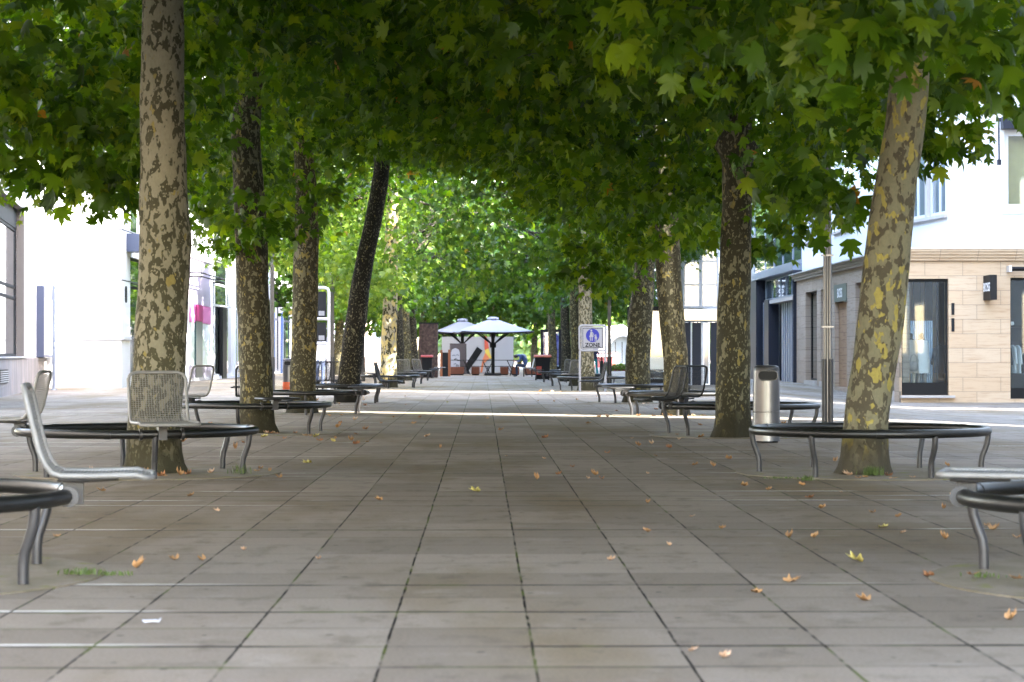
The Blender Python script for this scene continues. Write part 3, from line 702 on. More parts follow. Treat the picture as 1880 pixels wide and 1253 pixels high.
# ---------------------------------------------------------------- tree pits
for (X, Y) in [(-2.85, 9.9), (3.12, 9.6), (-2.85, 18.6), (3.29, 18.5), (-2.97, 28.2), (3.22, 27.2), (-3.0, 37.7), (3.3, 36.5), (-3.0, 46.3), (3.35, 46.3), (-2.93, 67.4), (3.1, 62)]:
    mb = MB(); n = 48; r0 = 1.13
    top = [(r0 * math.cos(2 * math.pi * j / n), r0 * math.sin(2 * math.pi * j / n), 0.007) for j in range(n)]
    bot = [(1.005 * x, 1.005 * y, -0.02) for x, y, z in top]
    mb.add(top + bot, [tuple(range(n))] + [(j, j + n, (j + 1) % n + n, (j + 1) % n) for j in range(n)])
    o = mb.build('tree_pit_paving', M_PIT, loc=(X, Y, 0)); tag(o, kind='structure')

# ---------------------------------------------------------------- ring benches with wire seats
RR, RZ, RT = 0.985, 0.365, 0.036
def ring_mesh():
    mb = MB(); n = 72
    mb.tube([(RR * math.cos(2 * math.pi * j / n), RR * math.sin(2 * math.pi * j / n), RZ) for j in range(n)], RT, 14, closed=True)
    for k in range(3):                       # welded sleeves
        a = R(25 + 120 * k)
        pts = [(RR * math.cos(a + t), RR * math.sin(a + t), RZ) for t in (-.03, 0, .03)]
        mb.tube(pts, RT + 0.004, 14)
    return mb
def leg_mesh():
    mb = MB()
    prof = [(RR + .005, RZ - .01), (RR + .004, RZ - .06), (RR - .004, RZ - .11), (RR - .025, RZ - .17), (RR - .045, RZ - .22), (RR - .052, RZ - .27), (RR - .053, 0.02), (RR - .053, -.01)]
    mb.tube([(x, 0, z) for x, z in prof], .0245, 12)
    return mb
def rrect(w, h, r, n=5):
    pts = []
    for cx, cy, a0 in ((w / 2 - r, h / 2 - r, 0), (-w / 2 + r, h / 2 - r, 90), (-w / 2 + r, -h / 2 + r, 180), (w / 2 - r, -h / 2 + r, 270)):
        for k in range(n): a = R(a0 + 90 * k / (n - 1)); pts.append((cx + r * math.cos(a), cy + r * math.sin(a)))
    return pts
SZ = RZ + 0.10
def seat_profile():      # side profile in (x outward, z): from the seat front to the top of the back
    return [(.335, SZ - .012), (.30, SZ), (0.1, SZ - .004), (-.03, SZ - .002), (-.07, SZ + .012), (-.10, SZ + .05), (-.125, SZ + .11), (-.155, SZ + .23), (-.182, SZ + .345)]
def frame_meshes(back):
    fr = MB(); wi = MB(); br = MB(); w = 0.235
    if back:
        pr = seat_profile()
        left = [(x, -w, z) for x, z in pr]; right = [(x, w, z) for x, z in pr]
        f0 = [(.365, -w + .035, SZ - .014), (.375, -w + .09, SZ - .014), (.375, w - .09, SZ - .014), (.365, w - .035, SZ - .014)]
        t0 = [(-.192, w - .02, SZ + .382), (-.198, w - .065, SZ + .398), (-.198, -w + .065, SZ + .398), (-.192, -w + .02, SZ + .382)]
        fr.tube(f0 + right + t0 + left[::-1], .0135, 8, closed=True)
        path = [(.365, SZ - .01)] + pr[1:4] + [(-.085, SZ + .03)] + pr[5:] + [(-.193, SZ + .383)]
    else:
        q = rrect(.45, .47, .05); fr.tube([(.13 + x, y, SZ) for x, y in q], .0135, 8, closed=True)
        path = [(-.09, SZ), (.35, SZ)]
    # wires across (follow y) and wires along the profile
    seglen = [0]
    for a, b in zip(path[:-1], path[1:]): seglen.append(seglen[-1] + math.hypot(b[0] - a[0], b[1] - a[1]))
    tot = seglen[-1]; nw = int(tot / 0.0165)
    for i in range(nw):
        s = tot * (i + .5) / nw
        k = max(j for j in range(len(path)) if seglen[j] <= s); k = min(k, len(path) - 2)
        t = (s - seglen[k]) / (seglen[k + 1] - seglen[k]); x = path[k][0] * (1 - t) + path[k + 1][0] * t; z = path[k][1] * (1 - t) + path[k + 1][1] * t
        wi.tube([(x, -w, z), (x, w, z)], .0024, 4, caps=False)
    for i in range(22):
        y = -w + 2 * w * (i + .5) / 22
        wi.tube([(x, y, z - .003) for x, z in path], .002, 4, caps=False)
    # bracket clamp to the ring
    br.box(-.05, .13, -.05, .05, SZ - .035, SZ - .018); br.box(-.03, .06, -.035, .035, RZ - .045, SZ - .035)
    for s in (-1, 1):
        br.tube([(.22, s * .16, SZ - .02), (.05, s * .13, SZ - .03), (-.05, s * .13, SZ - .025)], .009, 6)
        br.tube([(0, s * .17 - .012, RZ), (0, s * .17 + .012, RZ)], RT + .012, 12)
    return fr, wi, br
GB = 'ring benches around the plane trees'
_ring = ring_mesh().build('ring_tube', M_TUBE); _leg = leg_mesh().build('leg', M_LEG)
_seat = {}
for bk in (True, False):
    for col in ('light', 'dark'):
        fr, wi, br = frame_meshes(bk); mt = M_WIRE if col == 'light' else M_DWIRE
        nm = 'chair_seat' if bk else 'stool_seat'
        _seat[(bk, col)] = (fr.build(nm, mt).data, wi.build('wire_mesh', mt).data, br.build('bracket', M_LEG).data)
for o in list(COL.objects):
    if o.name.split('.')[0] in ('chair_seat', 'stool_seat', 'wire_mesh', 'bracket'): bpy.data.objects.remove(o)
ring_me, leg_me = _ring.data, _leg.data
bpy.data.objects.remove(_ring); bpy.data.objects.remove(_leg)
def link(name, me, parent, loc=(0, 0, 0), rz=0):
    o = bpy.data.objects.new(name, me); COL.objects.link(o); o.parent = parent; o.location = loc; o.rotation_euler = (0, 0, rz); return o
def ring_bench(label, X, Y, seats, leg0=-8):
    root = empty('ring_bench', (X, Y, 0), label, 'bench', GB)
    link('ring_tube', ring_me, root)
    for k in range(6): link('leg', leg_me, root, rz=R(leg0 + 60 * k))
    for ang, back, col in seats:
        fr, wi, br = _seat[(back, col)]
        a = R(ang)
        s = link('chair_seat' if back else 'stool_seat', fr, root, (RR * math.cos(a), RR * math.sin(a), 0), a)
        link('wire_mesh', wi, s); link('bracket', br, s)
        if label.startswith('nearest ring bench on the right'): s.rotation_euler.z += math.pi
T_, F_ = True, False
ring_bench('nearest ring bench on the left, cut by the left edge, a wire chair facing right', -2.86, 9.85, [(8, T_, 'light'), (-150, F_, 'light')], -22)
ring_bench('nearest ring bench on the right, cut by the right edge, one flat seat', 3.14, 9.65, [(163, F_, 'light')], -150)
ring_bench('ring bench round the pale-mottled trunk, one wire chair facing the camera, one left', -2.92, 18.5, [(-70, T_, 'light'), (178, T_, 'light')], -73)
ring_bench('empty ring bench without seats round the yellow peeling trunk', 3.29, 18.5, [], -8)
ring_bench('ring bench round the forked flecked trunk, two chairs and a stool seat', -2.97, 28.2, [(150, T_, 'light'), (95, T_, 'dark'), (-68, F_, 'dark')], -35)
ring_bench('ring bench behind the steel bin, a dark wire chair facing left on it', 3.26, 27.6, [(196, T_, 'dark'), (130, T_, 'dark')], -20)
ring_bench('ring bench round the third left trunk, a flat dark seat at its right', -2.96, 37.5, [(-28, F_, 'dark'), (170, T_, 'dark')], -30)
ring_bench('ring bench round the third right trunk, a flat dark seat at its left', 3.36, 36.6, [(190, F_, 'dark')], -40)
ring_bench('ring bench round the leaning dark trunk, a chair at its right end', -3.05, 46.0, [(-5, T_, 'dark'), (120, T_, 'dark'), (95, T_, 'dark')], -30)
ring_bench('ring bench round the thick grey trunk on the right, a chair facing left on it', 3.4, 46.2, [(184, T_, 'dark')], -12)
ring_bench('ring bench round the sunlit cream trunk', -2.94, 67.2, [(-110, F_, 'light'), (60, T_, 'light')], -25)
ring_bench('ring bench behind the pedestrian zone sign post', 3.15, 62.4, [(120, T_, 'light')], -12)
for X, Y, st, lb in [(-2.98, 77, [(40, T_, 'light'), (80, T_, 'light')], 'second ring bench beyond the sunlit trunk, with grey chair backs'),
                     (-3.0, 87, [(0, F_, 'dark')], 'ring bench in front of the brown brick pillar'),
                     (-3.0, 97, [(10, F_, 'light')], 'farthest ring bench of the left row, beside the black bin'),
                     (3.1, 71.5, [(100, T_, 'light'), (200, F_, 'dark')], 'second ring bench beyond the zone sign'),
                     (3.1, 81.5, [(190, F_, 'dark')], 'ring bench in front of the right wheeled bin'),
                     (3.2, 92, [(180, F_, 'light')], 'farthest ring bench of the right row, next to the bent man')]:
    ring_bench(lb, X, Y, st, -30)

# ---------------------------------------------------------------- litter bins, lamps, signs
def litter_bin(label, X, Y, h=0.885, w=.15, band=False):
    root = empty('litter_bin', (X, Y, 0), label, 'litter bin', None)
    b = MB()
    b.lathe([(w * 1.06, .02), (w * 1.05, .03), (w * 1.03, h * .42), (w * 1.0, h * .78), (w * .98, h * .93)], 36, sy=.9)
    # hood with arched top
    prof = [(w * .98, h * .93), (w * .965, h * .965), (w * .9, h * .985), (w * .7, h * .997), (0.001, h)]
    b.lathe(prof, 36, sy=.9)
    b.build('body', M_STEEL, root)
    o = MB(); q = rrect(w * 1.5, h * .12, h * .05)
    o.prism([(x, z + h * .87) for x, z in q], 'y', -w * .9 - .004, -w * .5); o.build('opening', M_BLACK, root)
    tp = MB(); tp.lathe([(w * .995, h * .935), (w * .985, h * .968), (w * .915, h * .990), (w * .71, h * 1.003), (.001, h * 1.006)], 36, sy=.9); tp.build('hood', M_LEG, root)
    r = MB(); r.tube([(x, -w * .9 - .005, z + h * .87) for x, z in q], .006, 6, closed=True); r.build('opening_rim', M_STEEL, root)
    l = MB(); l.tube([(w * 1.04 * math.cos(2 * math.pi * j / 36), w * .94 * math.sin(2 * math.pi * j / 36), h * .40) for j in range(36)], .004, 6, closed=True); l.build('seam_ring', M_STEEL, root)
    f = MB(); f.lathe([(w * .9, -.01), (w * .9, .03), (.001, .03)], 24, sy=.9); f.build('foot', M_BLACK, root)
    if band:
        d = MB(); d.lathe([(w * 1.06, h * .14), (w * 1.075, h * .15), (w * 1.07, h * .34), (w * 1.05, h * .35)], 30, sy=.9); d.build('orange_band', M_ORANGE, root)
litter_bin('brushed steel litter bin standing between the two nearest right trunks', 3.26, 25.0)
litter_bin('steel litter bin with an orange band behind the third left trunk', -4.95, 56.0, h=.92, w=.17, band=True)

def street_lamp(label, X, Y, h=4.1, head=.33, armside=1, base=.95):
    root = empty('street_lamp', (X, Y, ground_z(X, Y)), label, 'street lamp', 'tall disc-headed street lamps')
    p = MB()
    for s in (-1, 1): p.tube([(s * .035, 0, -.05), (s * .035, 0, h * .93)], .024, 10)
    p.cyl(0, 0, -.05, h, .02, 10); p.build('post', M_STEEL, root)
    b = MB()
    for s in (-1, 1): b.tube([(s * .045, .0, -.02), (s * .045, 0, base)], .036, 12)
    b.build('base_sleeve', M_LEG, root)
    c = MB()
    for z in (h * .35, h * .6, h * .85): c.box(-.085, .085, -.03, .03, z - .012, z + .012)
    c.build('clamp', M_STEEL, root)
    hd = MB(); hd.lathe([(.001, h + .10), (head * .6, h + .095), (head, h + .06), (head, h + .02), (head * .92, h), (.001, h)], 32); hd.build('lamp_head', M_SILVER, root)
    a = MB()
    for s in (-1, 1): a.tube([(s * .03, 0, h * .93), (s * head * .5, 0, h + .01)], .012, 6)
    a.build('bracket', M_STEEL, root)
street_lamp('steel street lamp with a twin-tube post left of the yellow trunk', 4.82, 30.4, h=4.0)
street_lamp('street lamp whose disc head shows left of the pale-mottled trunk', -8.19, 52.5, h=5.25, head=.45)
street_lamp('street lamp half hidden by the second left trunk', -5.98, 62.0, h=4.25, head=.36)
street_lamp('thin street lamp right of the double sign board', -4.55, 66.0, h=3.42, head=.36)
street_lamp('thin street lamp right of the leaning dark trunk', -4.6, 84.0, h=3.6, head=.3)
street_lamp('street lamp behind the chair at the right, beside the poster case', 4.25, 73.0, h=3.1, head=.25)

M_SIGNBLUE = plain('sign_blue', (0.0012, 0.005, 0.17), 0.5, 0, 0.03, 2, 0)
M_SIGNW = plain('sign_white', (0.20, 0.205, 0.215), 0.6, 0, 0.03, 2, 0)
M_INK = plain('black_ink', (0.004, 0.004, 0.005), 0.8, 0, 0.03, 2, 0, 0.1)
def zone_sign():
    d = 60.0; root = empty('pedestrian_zone_sign', (P(1088, 0, d).x, d, 0), 'white framed pedestrian zone sign with blue disc on two white posts', 'street sign')
    s = F / d   # px per m
    w = 48 / s / 2; zt = 1 + 55 / s; zb = 1 + 9 / s
    fr = MB(); q = rrect(2 * w, zt - zb, .07); fr.tube([(x, 0, z + (zt + zb) / 2) for x, z in q], .03, 8, closed=True); fr.build('frame', M_SIGNW, root)
    for sx in (-1, 1):
        p = MB(); p.tube([(sx * (w - .01), 0, -.05), (sx * (w - .01), 0, zb)], .032, 10); p.build('post', M_SIGNW, root)
    pn = MB(); pn.box(-w + .05, w - .05, -.012, .012, zb + .04, zt - .04); pl = pn.build('panel', M_SIGNW, root)
    b = MB(); hw = w - .085; z0, z1 = zb + .075, zt - .075
    for a in ((-hw, hw, z0, z0 + .012), (-hw, hw, z1 - .012, z1), (-hw, -hw + .012, z0, z1), (hw - .012, hw, z0, z1)): b.box(a[0], a[1], -.017, -.012, a[2], a[3])
    b.build('border', M_INK, pl)
    zc = (zt + zb) / 2 + .07; r = .185; c = MB(); c.prism([(r * math.cos(2 * math.pi * k / 36), zc + r * math.sin(2 * math.pi * k / 36)) for k in range(36)], 'y', -.020, -.012); c.build('blue_disc', M_SIGNBLUE, pl)
    f = MB(); y0, y1 = -.026, -.020
    def disc(x, z, rr): f.prism([(x + rr * math.cos(k * math.pi / 6), z + rr * math.sin(k * math.pi / 6)) for k in range(12)], 'y', y0, y1)
    disc(-.035, zc + .135, .026)
    f.prism([(-.06, zc + .10), (-.01, zc + .10), (.0, zc + .03), (.03, zc - .04), (-.095, zc - .04), (-.07, zc + .03)], 'y', y0, y1)
    f.prism([(-.075, zc - .04), (-.05, zc - .04), (-.05, zc - .15), (-.075, zc - .15)], 'y', y0, y1)
    f.prism([(-.025, zc - .04), (.0, zc - .04), (.0, zc - .15), (-.025, zc - .15)], 'y', y0, y1)
    f.prism([(-.01, zc + .09), (.01, zc + .08), (.06, zc - .01), (.045, zc - .02)], 'y', y0, y1)
    disc(.085, zc + .01, .02)
    f.prism([(.065, zc - .015), (.105, zc - .015), (.13, zc - .085), (.05, zc - .085)], 'y', y0, y1)
    f.prism([(.065, zc - .085), (.082, zc - .085), (.075, zc - .15), (.055, zc - .15)], 'y', y0, y1)
    f.prism([(.092, zc - .085), (.109, zc - .085), (.12, zc - .15), (.10, zc - .15)], 'y', y0, y1)
    f.build('walking_figures', M_SIGNW, pl)
    text_mesh('ZONE', .15, 'lettering', M_INK, pl, face_mtx((0, -.018, zb + .15), (1, 0, 0), (0, 0, 1)), .003)
zone_sign()
def sign_board():
    d = 60.0; x0 = P(574, 0, d).x; root = empty('sign_board', (x0, d, 0), 'back of a tall silver frame holding two dark square signs', 'street sign')
    s = F / d; x1 = 30 / s
    fr = MB(); zt = 1 + 124 / s; xl = -.42
    fr.tube([(xl, 0, -.05), (xl, 0, zt - .12), (xl + .03, 0, zt - .03), (xl + .12, 0, zt), (x1 - .12, 0, zt), (x1 - .03, 0, zt - .03), (x1, 0, zt - .12), (x1, 0, -.05)], .045, 10)
    for z in (1 + 67 / s, 1 + 21 / s): fr.tube([(xl, 0, z), (x1, 0, z)], .04, 8)
    fr.build('frame', M_SILVER, root)
    for za, zb_ in ((1 + 69 / s, 1 + 118 / s), (1 + 24 / s, 1 + 62 / s)):
        p = MB(); q = rrect(x1 - xl - .14, zb_ - za - .03, .05); p.prism([(x + (x1 + xl) / 2, z + (za + zb_) / 2) for x, z in q], 'y', .0, .03); pp = p.build('sign_back', M_DGREY, root)
        t = MB(); t.box(x1 - .28, x1 - .12, -.006, .0, za + .06, za + .19); t.build('sticker', M_SIGNW, pp)
sign_board()

def poster_case(label, X, Y, w, z0, z1, poster, ped, rz=0, base_mat=M_BLACK, fw=.13):
    root = empty('poster_case', (X, Y, 0), label, 'poster case', 'backlit poster cases', rz)
    f = MB(); D = .12
    f.box(-w / 2, -w / 2 + fw, -D, D, z0, z1); f.box(w / 2 - fw, w / 2, -D, D, z0, z1); f.box(-w / 2 + fw, w / 2 - fw, -D, D, z1 - fw * 1.1, z1); f.box(-w / 2 + fw, w / 2 - fw, -D, D, z0, z0 + fw)
    f.build('case_frame', M_BLACK, root, bevel=.01)
    p = MB(); p.box(-w / 2 + fw, w / 2 - fw, -.05, .05, z0 + fw, z1 - fw * 1.1); pp = p.build('poster', poster, root)
    g_ = MB(); g_.box(-w / 2 + fw, w / 2 - fw, -D + .02, -D + .026, z0 + fw, z1 - fw * 1.1); g_.build('glass_pane', M_GLASS, root)
    b = MB(); b.box(-w / 2 + .12, w / 2 - .12, -.1, .1, -.05, z0); b.build('pedestal', base_mat, root)
    return root, pp
def px_at(X, Y): return VX + X / Y * F
rt, pp = poster_case('black framed case with a blue figure poster beyond the right bins', P(1011.5, 0, 112).x, 112, 38 / F * 112, .3, 1 + 48 / F * 112, M_BLUEPOST, None)
M_PW = plain('poster_white', (0.8, 0.83, 0.86), .5, 0, .04, 1, 0)
rt, pp = poster_case('large black framed poster case behind the thick grey right trunk', P(1190, 0, 70).x, 70, 76 / F * 70, .12, 1 + 90 / F * 70, M_PW, None, base_mat=M_GREYBL)
b = MB(); b.box(-.55, .55, -.058, -.052, .26, .55); b.build('dark_strip', M_DGREY, pp)
b = MB(); b.prism([(-.3, .95), (.52, .95), (.52, 1.5), (.3, 1.42), (.1, 1.3), (-.1, 1.22), (-.25, 1.1)], 'y', -.060, -.052); b.build('printed_meadow', plain('yellow_green_print', (0.42, 0.42, 0.06), .6, 0, .5, 12, 0), pp)
b = MB(); b.prism([(-.1, 1.5), (.1, 1.72), (.3, 1.85), (.5, 1.7), (.52, 1.5), (.3, 1.46)], 'y', -.057, -.052); b.build('printed_mountain', plain('mountain_print', (0.2, 0.25, 0.36), .6, 0, .5, 9, 0), pp)
text_mesh('20', .16, 'printed_number', M_PINK, pp, face_mtx((.1, -.054, 2.2), (1, 0, 0), (0, 0, 1)))

# ---------------------------------------------------------------- parasols, planters, tables, bins at the far end
def parasol(label, px, d, wpx, ytop, yedge):
    X = P(px, 0, d).x; root = empty('parasol', (X, d, 0), label, 'parasol', 'large canvas parasols'); s = F / d
    w = wpx / s / 2; zt = 1 + (HY - ytop) / s; ze = 1 + (HY - yedge) / s
    c = MB(); n = 4; vs = [(0, 0, zt - .05)]; m = 8
    rows = 5
    for r_ in range(1, rows + 1):
        k = r_ / rows
        for j in range(4):
            a0 = R(45 + 90 * j + 8); a1 = R(135 + 90 * j + 8)
            p0 = Vector((math.cos(a0), math.sin(a0))) * w * 1.32; p1 = Vector((math.cos(a1), math.sin(a1))) * w * 1.32
            for q in range(m):
                t = q / m; p = (p0 * (1 - t) + p1 * t) * k; sag = .06 * math.sin(math.pi * t) * k
                vs.append((p.x, p.y, zt - .05 - (zt - .05 - ze) * (k ** 0.93) - sag + .03))
    N_ = 4 * m; fs = [(0, 1 + j, 1 + (j + 1) % N_) for j in range(N_)]
    for r_ in range(rows - 1):
        for j in range(N_): fs.append((1 + r_ * N_ + j, 1 + (r_ + 1) * N_ + j, 1 + (r_ + 1) * N_ + (j + 1) % N_, 1 + r_ * N_ + (j + 1) % N_))
    c.add(vs, fs, 0, True)
    e0 = 1 + (rows - 1) * N_
    edge = [Vector(vs[e0 + j]) for j in range(N_)]
    cn = c.build('canopy', M_CANVAS, root)
    sol = cn.modifiers.new('thick', 'SOLIDIFY'); sol.thickness = .02
    v = MB(); v.lathe([(.30, zt - .10), (.28, zt - .02), (.16, zt + .02), (.001, zt + .03)], 16); v.build('vent_cap', M_CANVAS, root)
    e = MB(); e.tube(edge, .035, 6, closed=True); e.build('canopy_edge', M_BLACK, root)
    p = MB(); p.cyl(0, 0, -.02, zt - .12, .085, 14); p.build('pole', M_BLACK, root)
    hb = MB(); hb.cyl(0, 0, ze - .75, ze - .55, .16, 12); hb.build('hub', M_BLACK, root)
    bs = MB(); bs.box(-.4, .4, -.4, .4, -.02, .12); bs.build('base_plate', M_DGREY, root)
    for j in range(8):
        i = j * m // 2; tgt = Vector(vs[1 + 2 * N_ + i])
        r = MB(); r.tube([(0, 0, ze - .62), tgt * 0.98], .03, 6)
        e2 = Vector(vs[e0 + i]); r.tube([(0, 0, zt - .14), (tgt.x, tgt.y, tgt.z - .04), (e2.x, e2.y, e2.z - .02)], .024, 6); r.build('rib', M_BLACK, root)
parasol('larger grey-white square parasol at the end of the avenue', 905, 108, 140, 583, 611)
parasol('smaller grey-white parasol partly hidden behind the larger one', 849, 118, 112, 586, 612)

def wheeled_bin(label, px, d, w, h, lid, sticker=False):
    X = P(px, 0, d).x; root = empty('wheeled_bin', (X, d, 0), label, 'wheeled bin')
    b = MB(); t, o = w / 2, w * .42
    b.add([(-o, -o, .04), (o, -o, .04), (o, o, .04), (-o, o, .04), (-t, -t, h * .9), (t, -t, h * .9), (t, t, h * .9), (-t, t, h * .9)],
          [(0, 3, 2, 1), (4, 5, 6, 7), (0, 1, 5, 4), (1, 2, 6, 5), (2, 3, 7, 6), (3, 0, 4, 7)]); b.build('body', M_BINBLK, root, bevel=.02)
    l = MB(); l.prism([(-t - .04, h * .9), (t + .04, h * .9), (t + .03, h * .95), (t * .7, h), (-t * .7, h), (-t - .03, h * .95)], 'x', -t - .04, t + .04); l.build('lid', lid, root, bevel=.01)
    r = MB(); r.box(-t - .03, t + .03, -t - .03, t + .03, h * .85, h * .9 - .004); r.build('rim', M_BINBLK, root)
    for sx in (-1, 1):
        wl_ = MB(); wl_.tube([(sx * (o - .03), o + .02, .1), (sx * (o + .03), o + .02, .1)], .1, 14); wl_.build('wheel', M_BLACK, root)
    if sticker:
        k = MB(); k.box(-t * .8, -t * .15, -t - .012, -t * .9, h * .22, h * .55); k.build('sticker', M_RED, root)
wheeled_bin('black wheeled bin with a bright orange lid and red sticker, right of the bent man', 996, 88, .62, 1.03, M_ORANGE, True)
wheeled_bin('black wheeled bin with a dull red lid in front of the brown brick pillar', 784, 96, .46, 1.02, M_RED)

def planter(label, px, d, w, h):
    X = P(px, 0, d).x; root = empty('planter_box', (X, d, 0), label, 'planter', 'rust brown planter boxes round the terrace')
    b = MB(); t = .03; D = .5; W_ = w / 2
    b.box(-W_, W_, 0, t, .06, h); b.box(-W_, W_, D - t, D, .06, h); b.box(-W_, -W_ + t, t, D - t, .06, h); b.box(W_ - t, W_, t, D - t, .06, h); b.box(-W_ + t, W_ - t, t, D - t, .08, h - .06, 1)
    b.build('box', [M_RUST, plain('soil', (.03, .02, .015), .9)], root)
    f = MB(); f.box(-W_ + .03, W_ - .03, .05, D - .05, -.01, .06); f.build('foot', M_BLACK, root)
for lb, px, w in [('rust brown planter left of the far parasol pole', 839, .72), ('narrow rust brown planter between the two parasol poles', 873, .42), ('rust brown planter right of the larger parasol pole', 926, .42), ('rust brown planter behind the bent man legs', 946, .42), ('rust brown planter at the right end beside the orange-lidded bin', 976, .7)]:
    planter(lb, px, 110.5, w, .42)
def trestle(label, px, d, w=1.7):
    X = P(px, 0, d).x; root = empty('folding_table', (X, d, 0), label, 'table', 'folding terrace tables')
    t = MB(); t.box(-w / 2, w / 2, -.28, .28, .74, .775); t.build('tabletop', M_DGREY, root)
    for s in (-1, 1):
        l = MB(); l.tube([(s * w * .42, -.22, .0), (s * w * .22, -.22, .74)], .022, 6); l.tube([(s * w * .42, .22, .0), (s * w * .22, .22, .74)], .022, 6); l.tube([(s * w * .42, -.22, .02), (s * w * .42, .22, .02)], .022, 6); l.build('leg_frame', M_BLACK, root)
def tbench(label, px, d, w=1.6):
    X = P(px, 0, d).x; root = empty('folding_bench', (X, d, 0), label, 'bench', 'folding terrace benches')
    t = MB(); t.box(-w / 2, w / 2, -.13, .13, .44, .47); t.build('seat', M_DGREY, root)
    for s in (-1, 1):
        l = MB()
        for y in (-.1, .1): l.tube([(s * w * .45, y, 0), (s * w * .3, y, .44)], .018, 6)
        l.tube([(s * w * .45, -.1, .02), (s * w * .45, .1, .02)], .018, 6); l.build('leg_frame', M_BLACK, root)
trestle('folding table left of the larger parasol pole', 873, 112.5); trestle('folding table right of the larger parasol pole', 918, 112.5); trestle('folding table next to the bent man', 952, 108, 1.0); trestle('folding table under the far parasol', 838, 113)
tbench('long folding bench left of the larger parasol pole', 876, 109.2); tbench('long folding bench right of the larger parasol pole', 915, 109.2)

# brown brick pillar, orange and grey stand, dark kiosk
def pillar():
    d = 99; x0 = P(770, 0, d).x; x1 = P(804, 0, d).x; root = empty('brick_pillar', ((x0 + x1) / 2, d, 0), 'tall rough brown brick pillar left of the parasols', 'pillar')
    w = (x1 - x0) / 2; zt = 1 + (HY - 595) / F * d
    b = MB(); b.box(-w, w, -w, w, -.05, zt); b.build('shaft', M_BRICKBR, root, bevel=.01)
    c = MB(); c.box(-w - .02, w + .02, -w - .02, w + .02, zt, zt + .05); c.build('cap', M_DGREY, root)
pillar()
def stand():
    d = 104; x0 = P(808, 0, d).x; x1 = P(827, 0, d).x; root = empty('menu_stand', ((x0 + x1) / 2, d, 0), 'upright stand with two orange-brown sides and a dark grey centre', 'stand')
    w = (x1 - x0) / 2; zt = 1 + (HY - 643) / F * d
    for s in (-1, 1): b = MB(); b.box(s * w * .55, s * w, -.15, .15, -.02, zt + (.0 if s < 0 else .02)); b.build('side_board', M_TERRA, root)
    b = MB(); b.box(-w * .55, w * .55, -.12, .12, -.02, zt - .12); b.build('centre_board', M_DGREY, root)
stand()
def kiosk():
    d = 116; x0 = P(826, 0, d).x; x1 = P(846, 0, d).x; root = empty('dark_kiosk', ((x0 + x1) / 2, d, 0), 'small dark brown kiosk with a white arched board under the far parasol', 'kiosk')
    w = (x1 - x0) / 2; zt = 1 + (HY - 631) / F * d
    b = MB(); b.box(-w, w + .3, 0, .8, -.02, zt); b.build('body', plain('dark_brown_wood', (.025, .016, .013), .6), root)
    a = MB(); a.prism([(-w + .05, .1), (w - .05, .1), (w - .05, 1.15), (w * .6, 1.32), (0, 1.4), (-w * .6, 1.32), (-w + .05, 1.15)], 'y', -.03, -.001); ab = a.build('arched_board', M_SIGNW, root)
    r = random.Random(3); m = MB()
    for k in range(9):
        x = r.uniform(-w * .6, w * .5); z = r.uniform(.35, 1.1); m.tube([(x, -.034, z), (x + .1, -.034, z + .05), (x + .16, -.034, z - .02)], .012, 4)
    m.build('chalk_flourishes', M_DGREY, ab)
kiosk()
def mural():
    d = 128; cx = P(880, 0, d).x; root = empty('painted_wall', (cx, d, 0), 'white wall painted with grey, red, orange and yellow facets behind the parasols', 'mural wall')
    s = F / d
    def q(px, py): return ((px - 880) / s, 1 + (HY - py) / s)
    b = MB(); b.box(-2.2, 2.0, .02, .25, -.02, 2.1); b.build('wall', M_WHITEP, root)
    for nm, mt, poly, y in [('grey_beam', M_DGREY, [(845, 684), (858, 684), (886, 644), (876, 637)], 0), ('red_facet', plain('coral_paint', (.75, .14, .08), .6), [(889, 618), (893, 618), (898, 640), (890, 643)], -.01),
                           ('yellow_facet', plain('yellow_paint', (.85, .68, .12), .6), [(890, 643), (897, 640), (903, 660), (893, 656)], -.012), ('orange_facet', plain('orange_paint', (.8, .26, .12), .6), [(881, 688), (886, 660), (891, 648), (899, 658), (888, 668), (885, 688)], -.014)]:
        m = MB(); m.prism([q(*p) for p in poly], 'y', y - .01, .019); m.build(nm, mt, root)
mural()

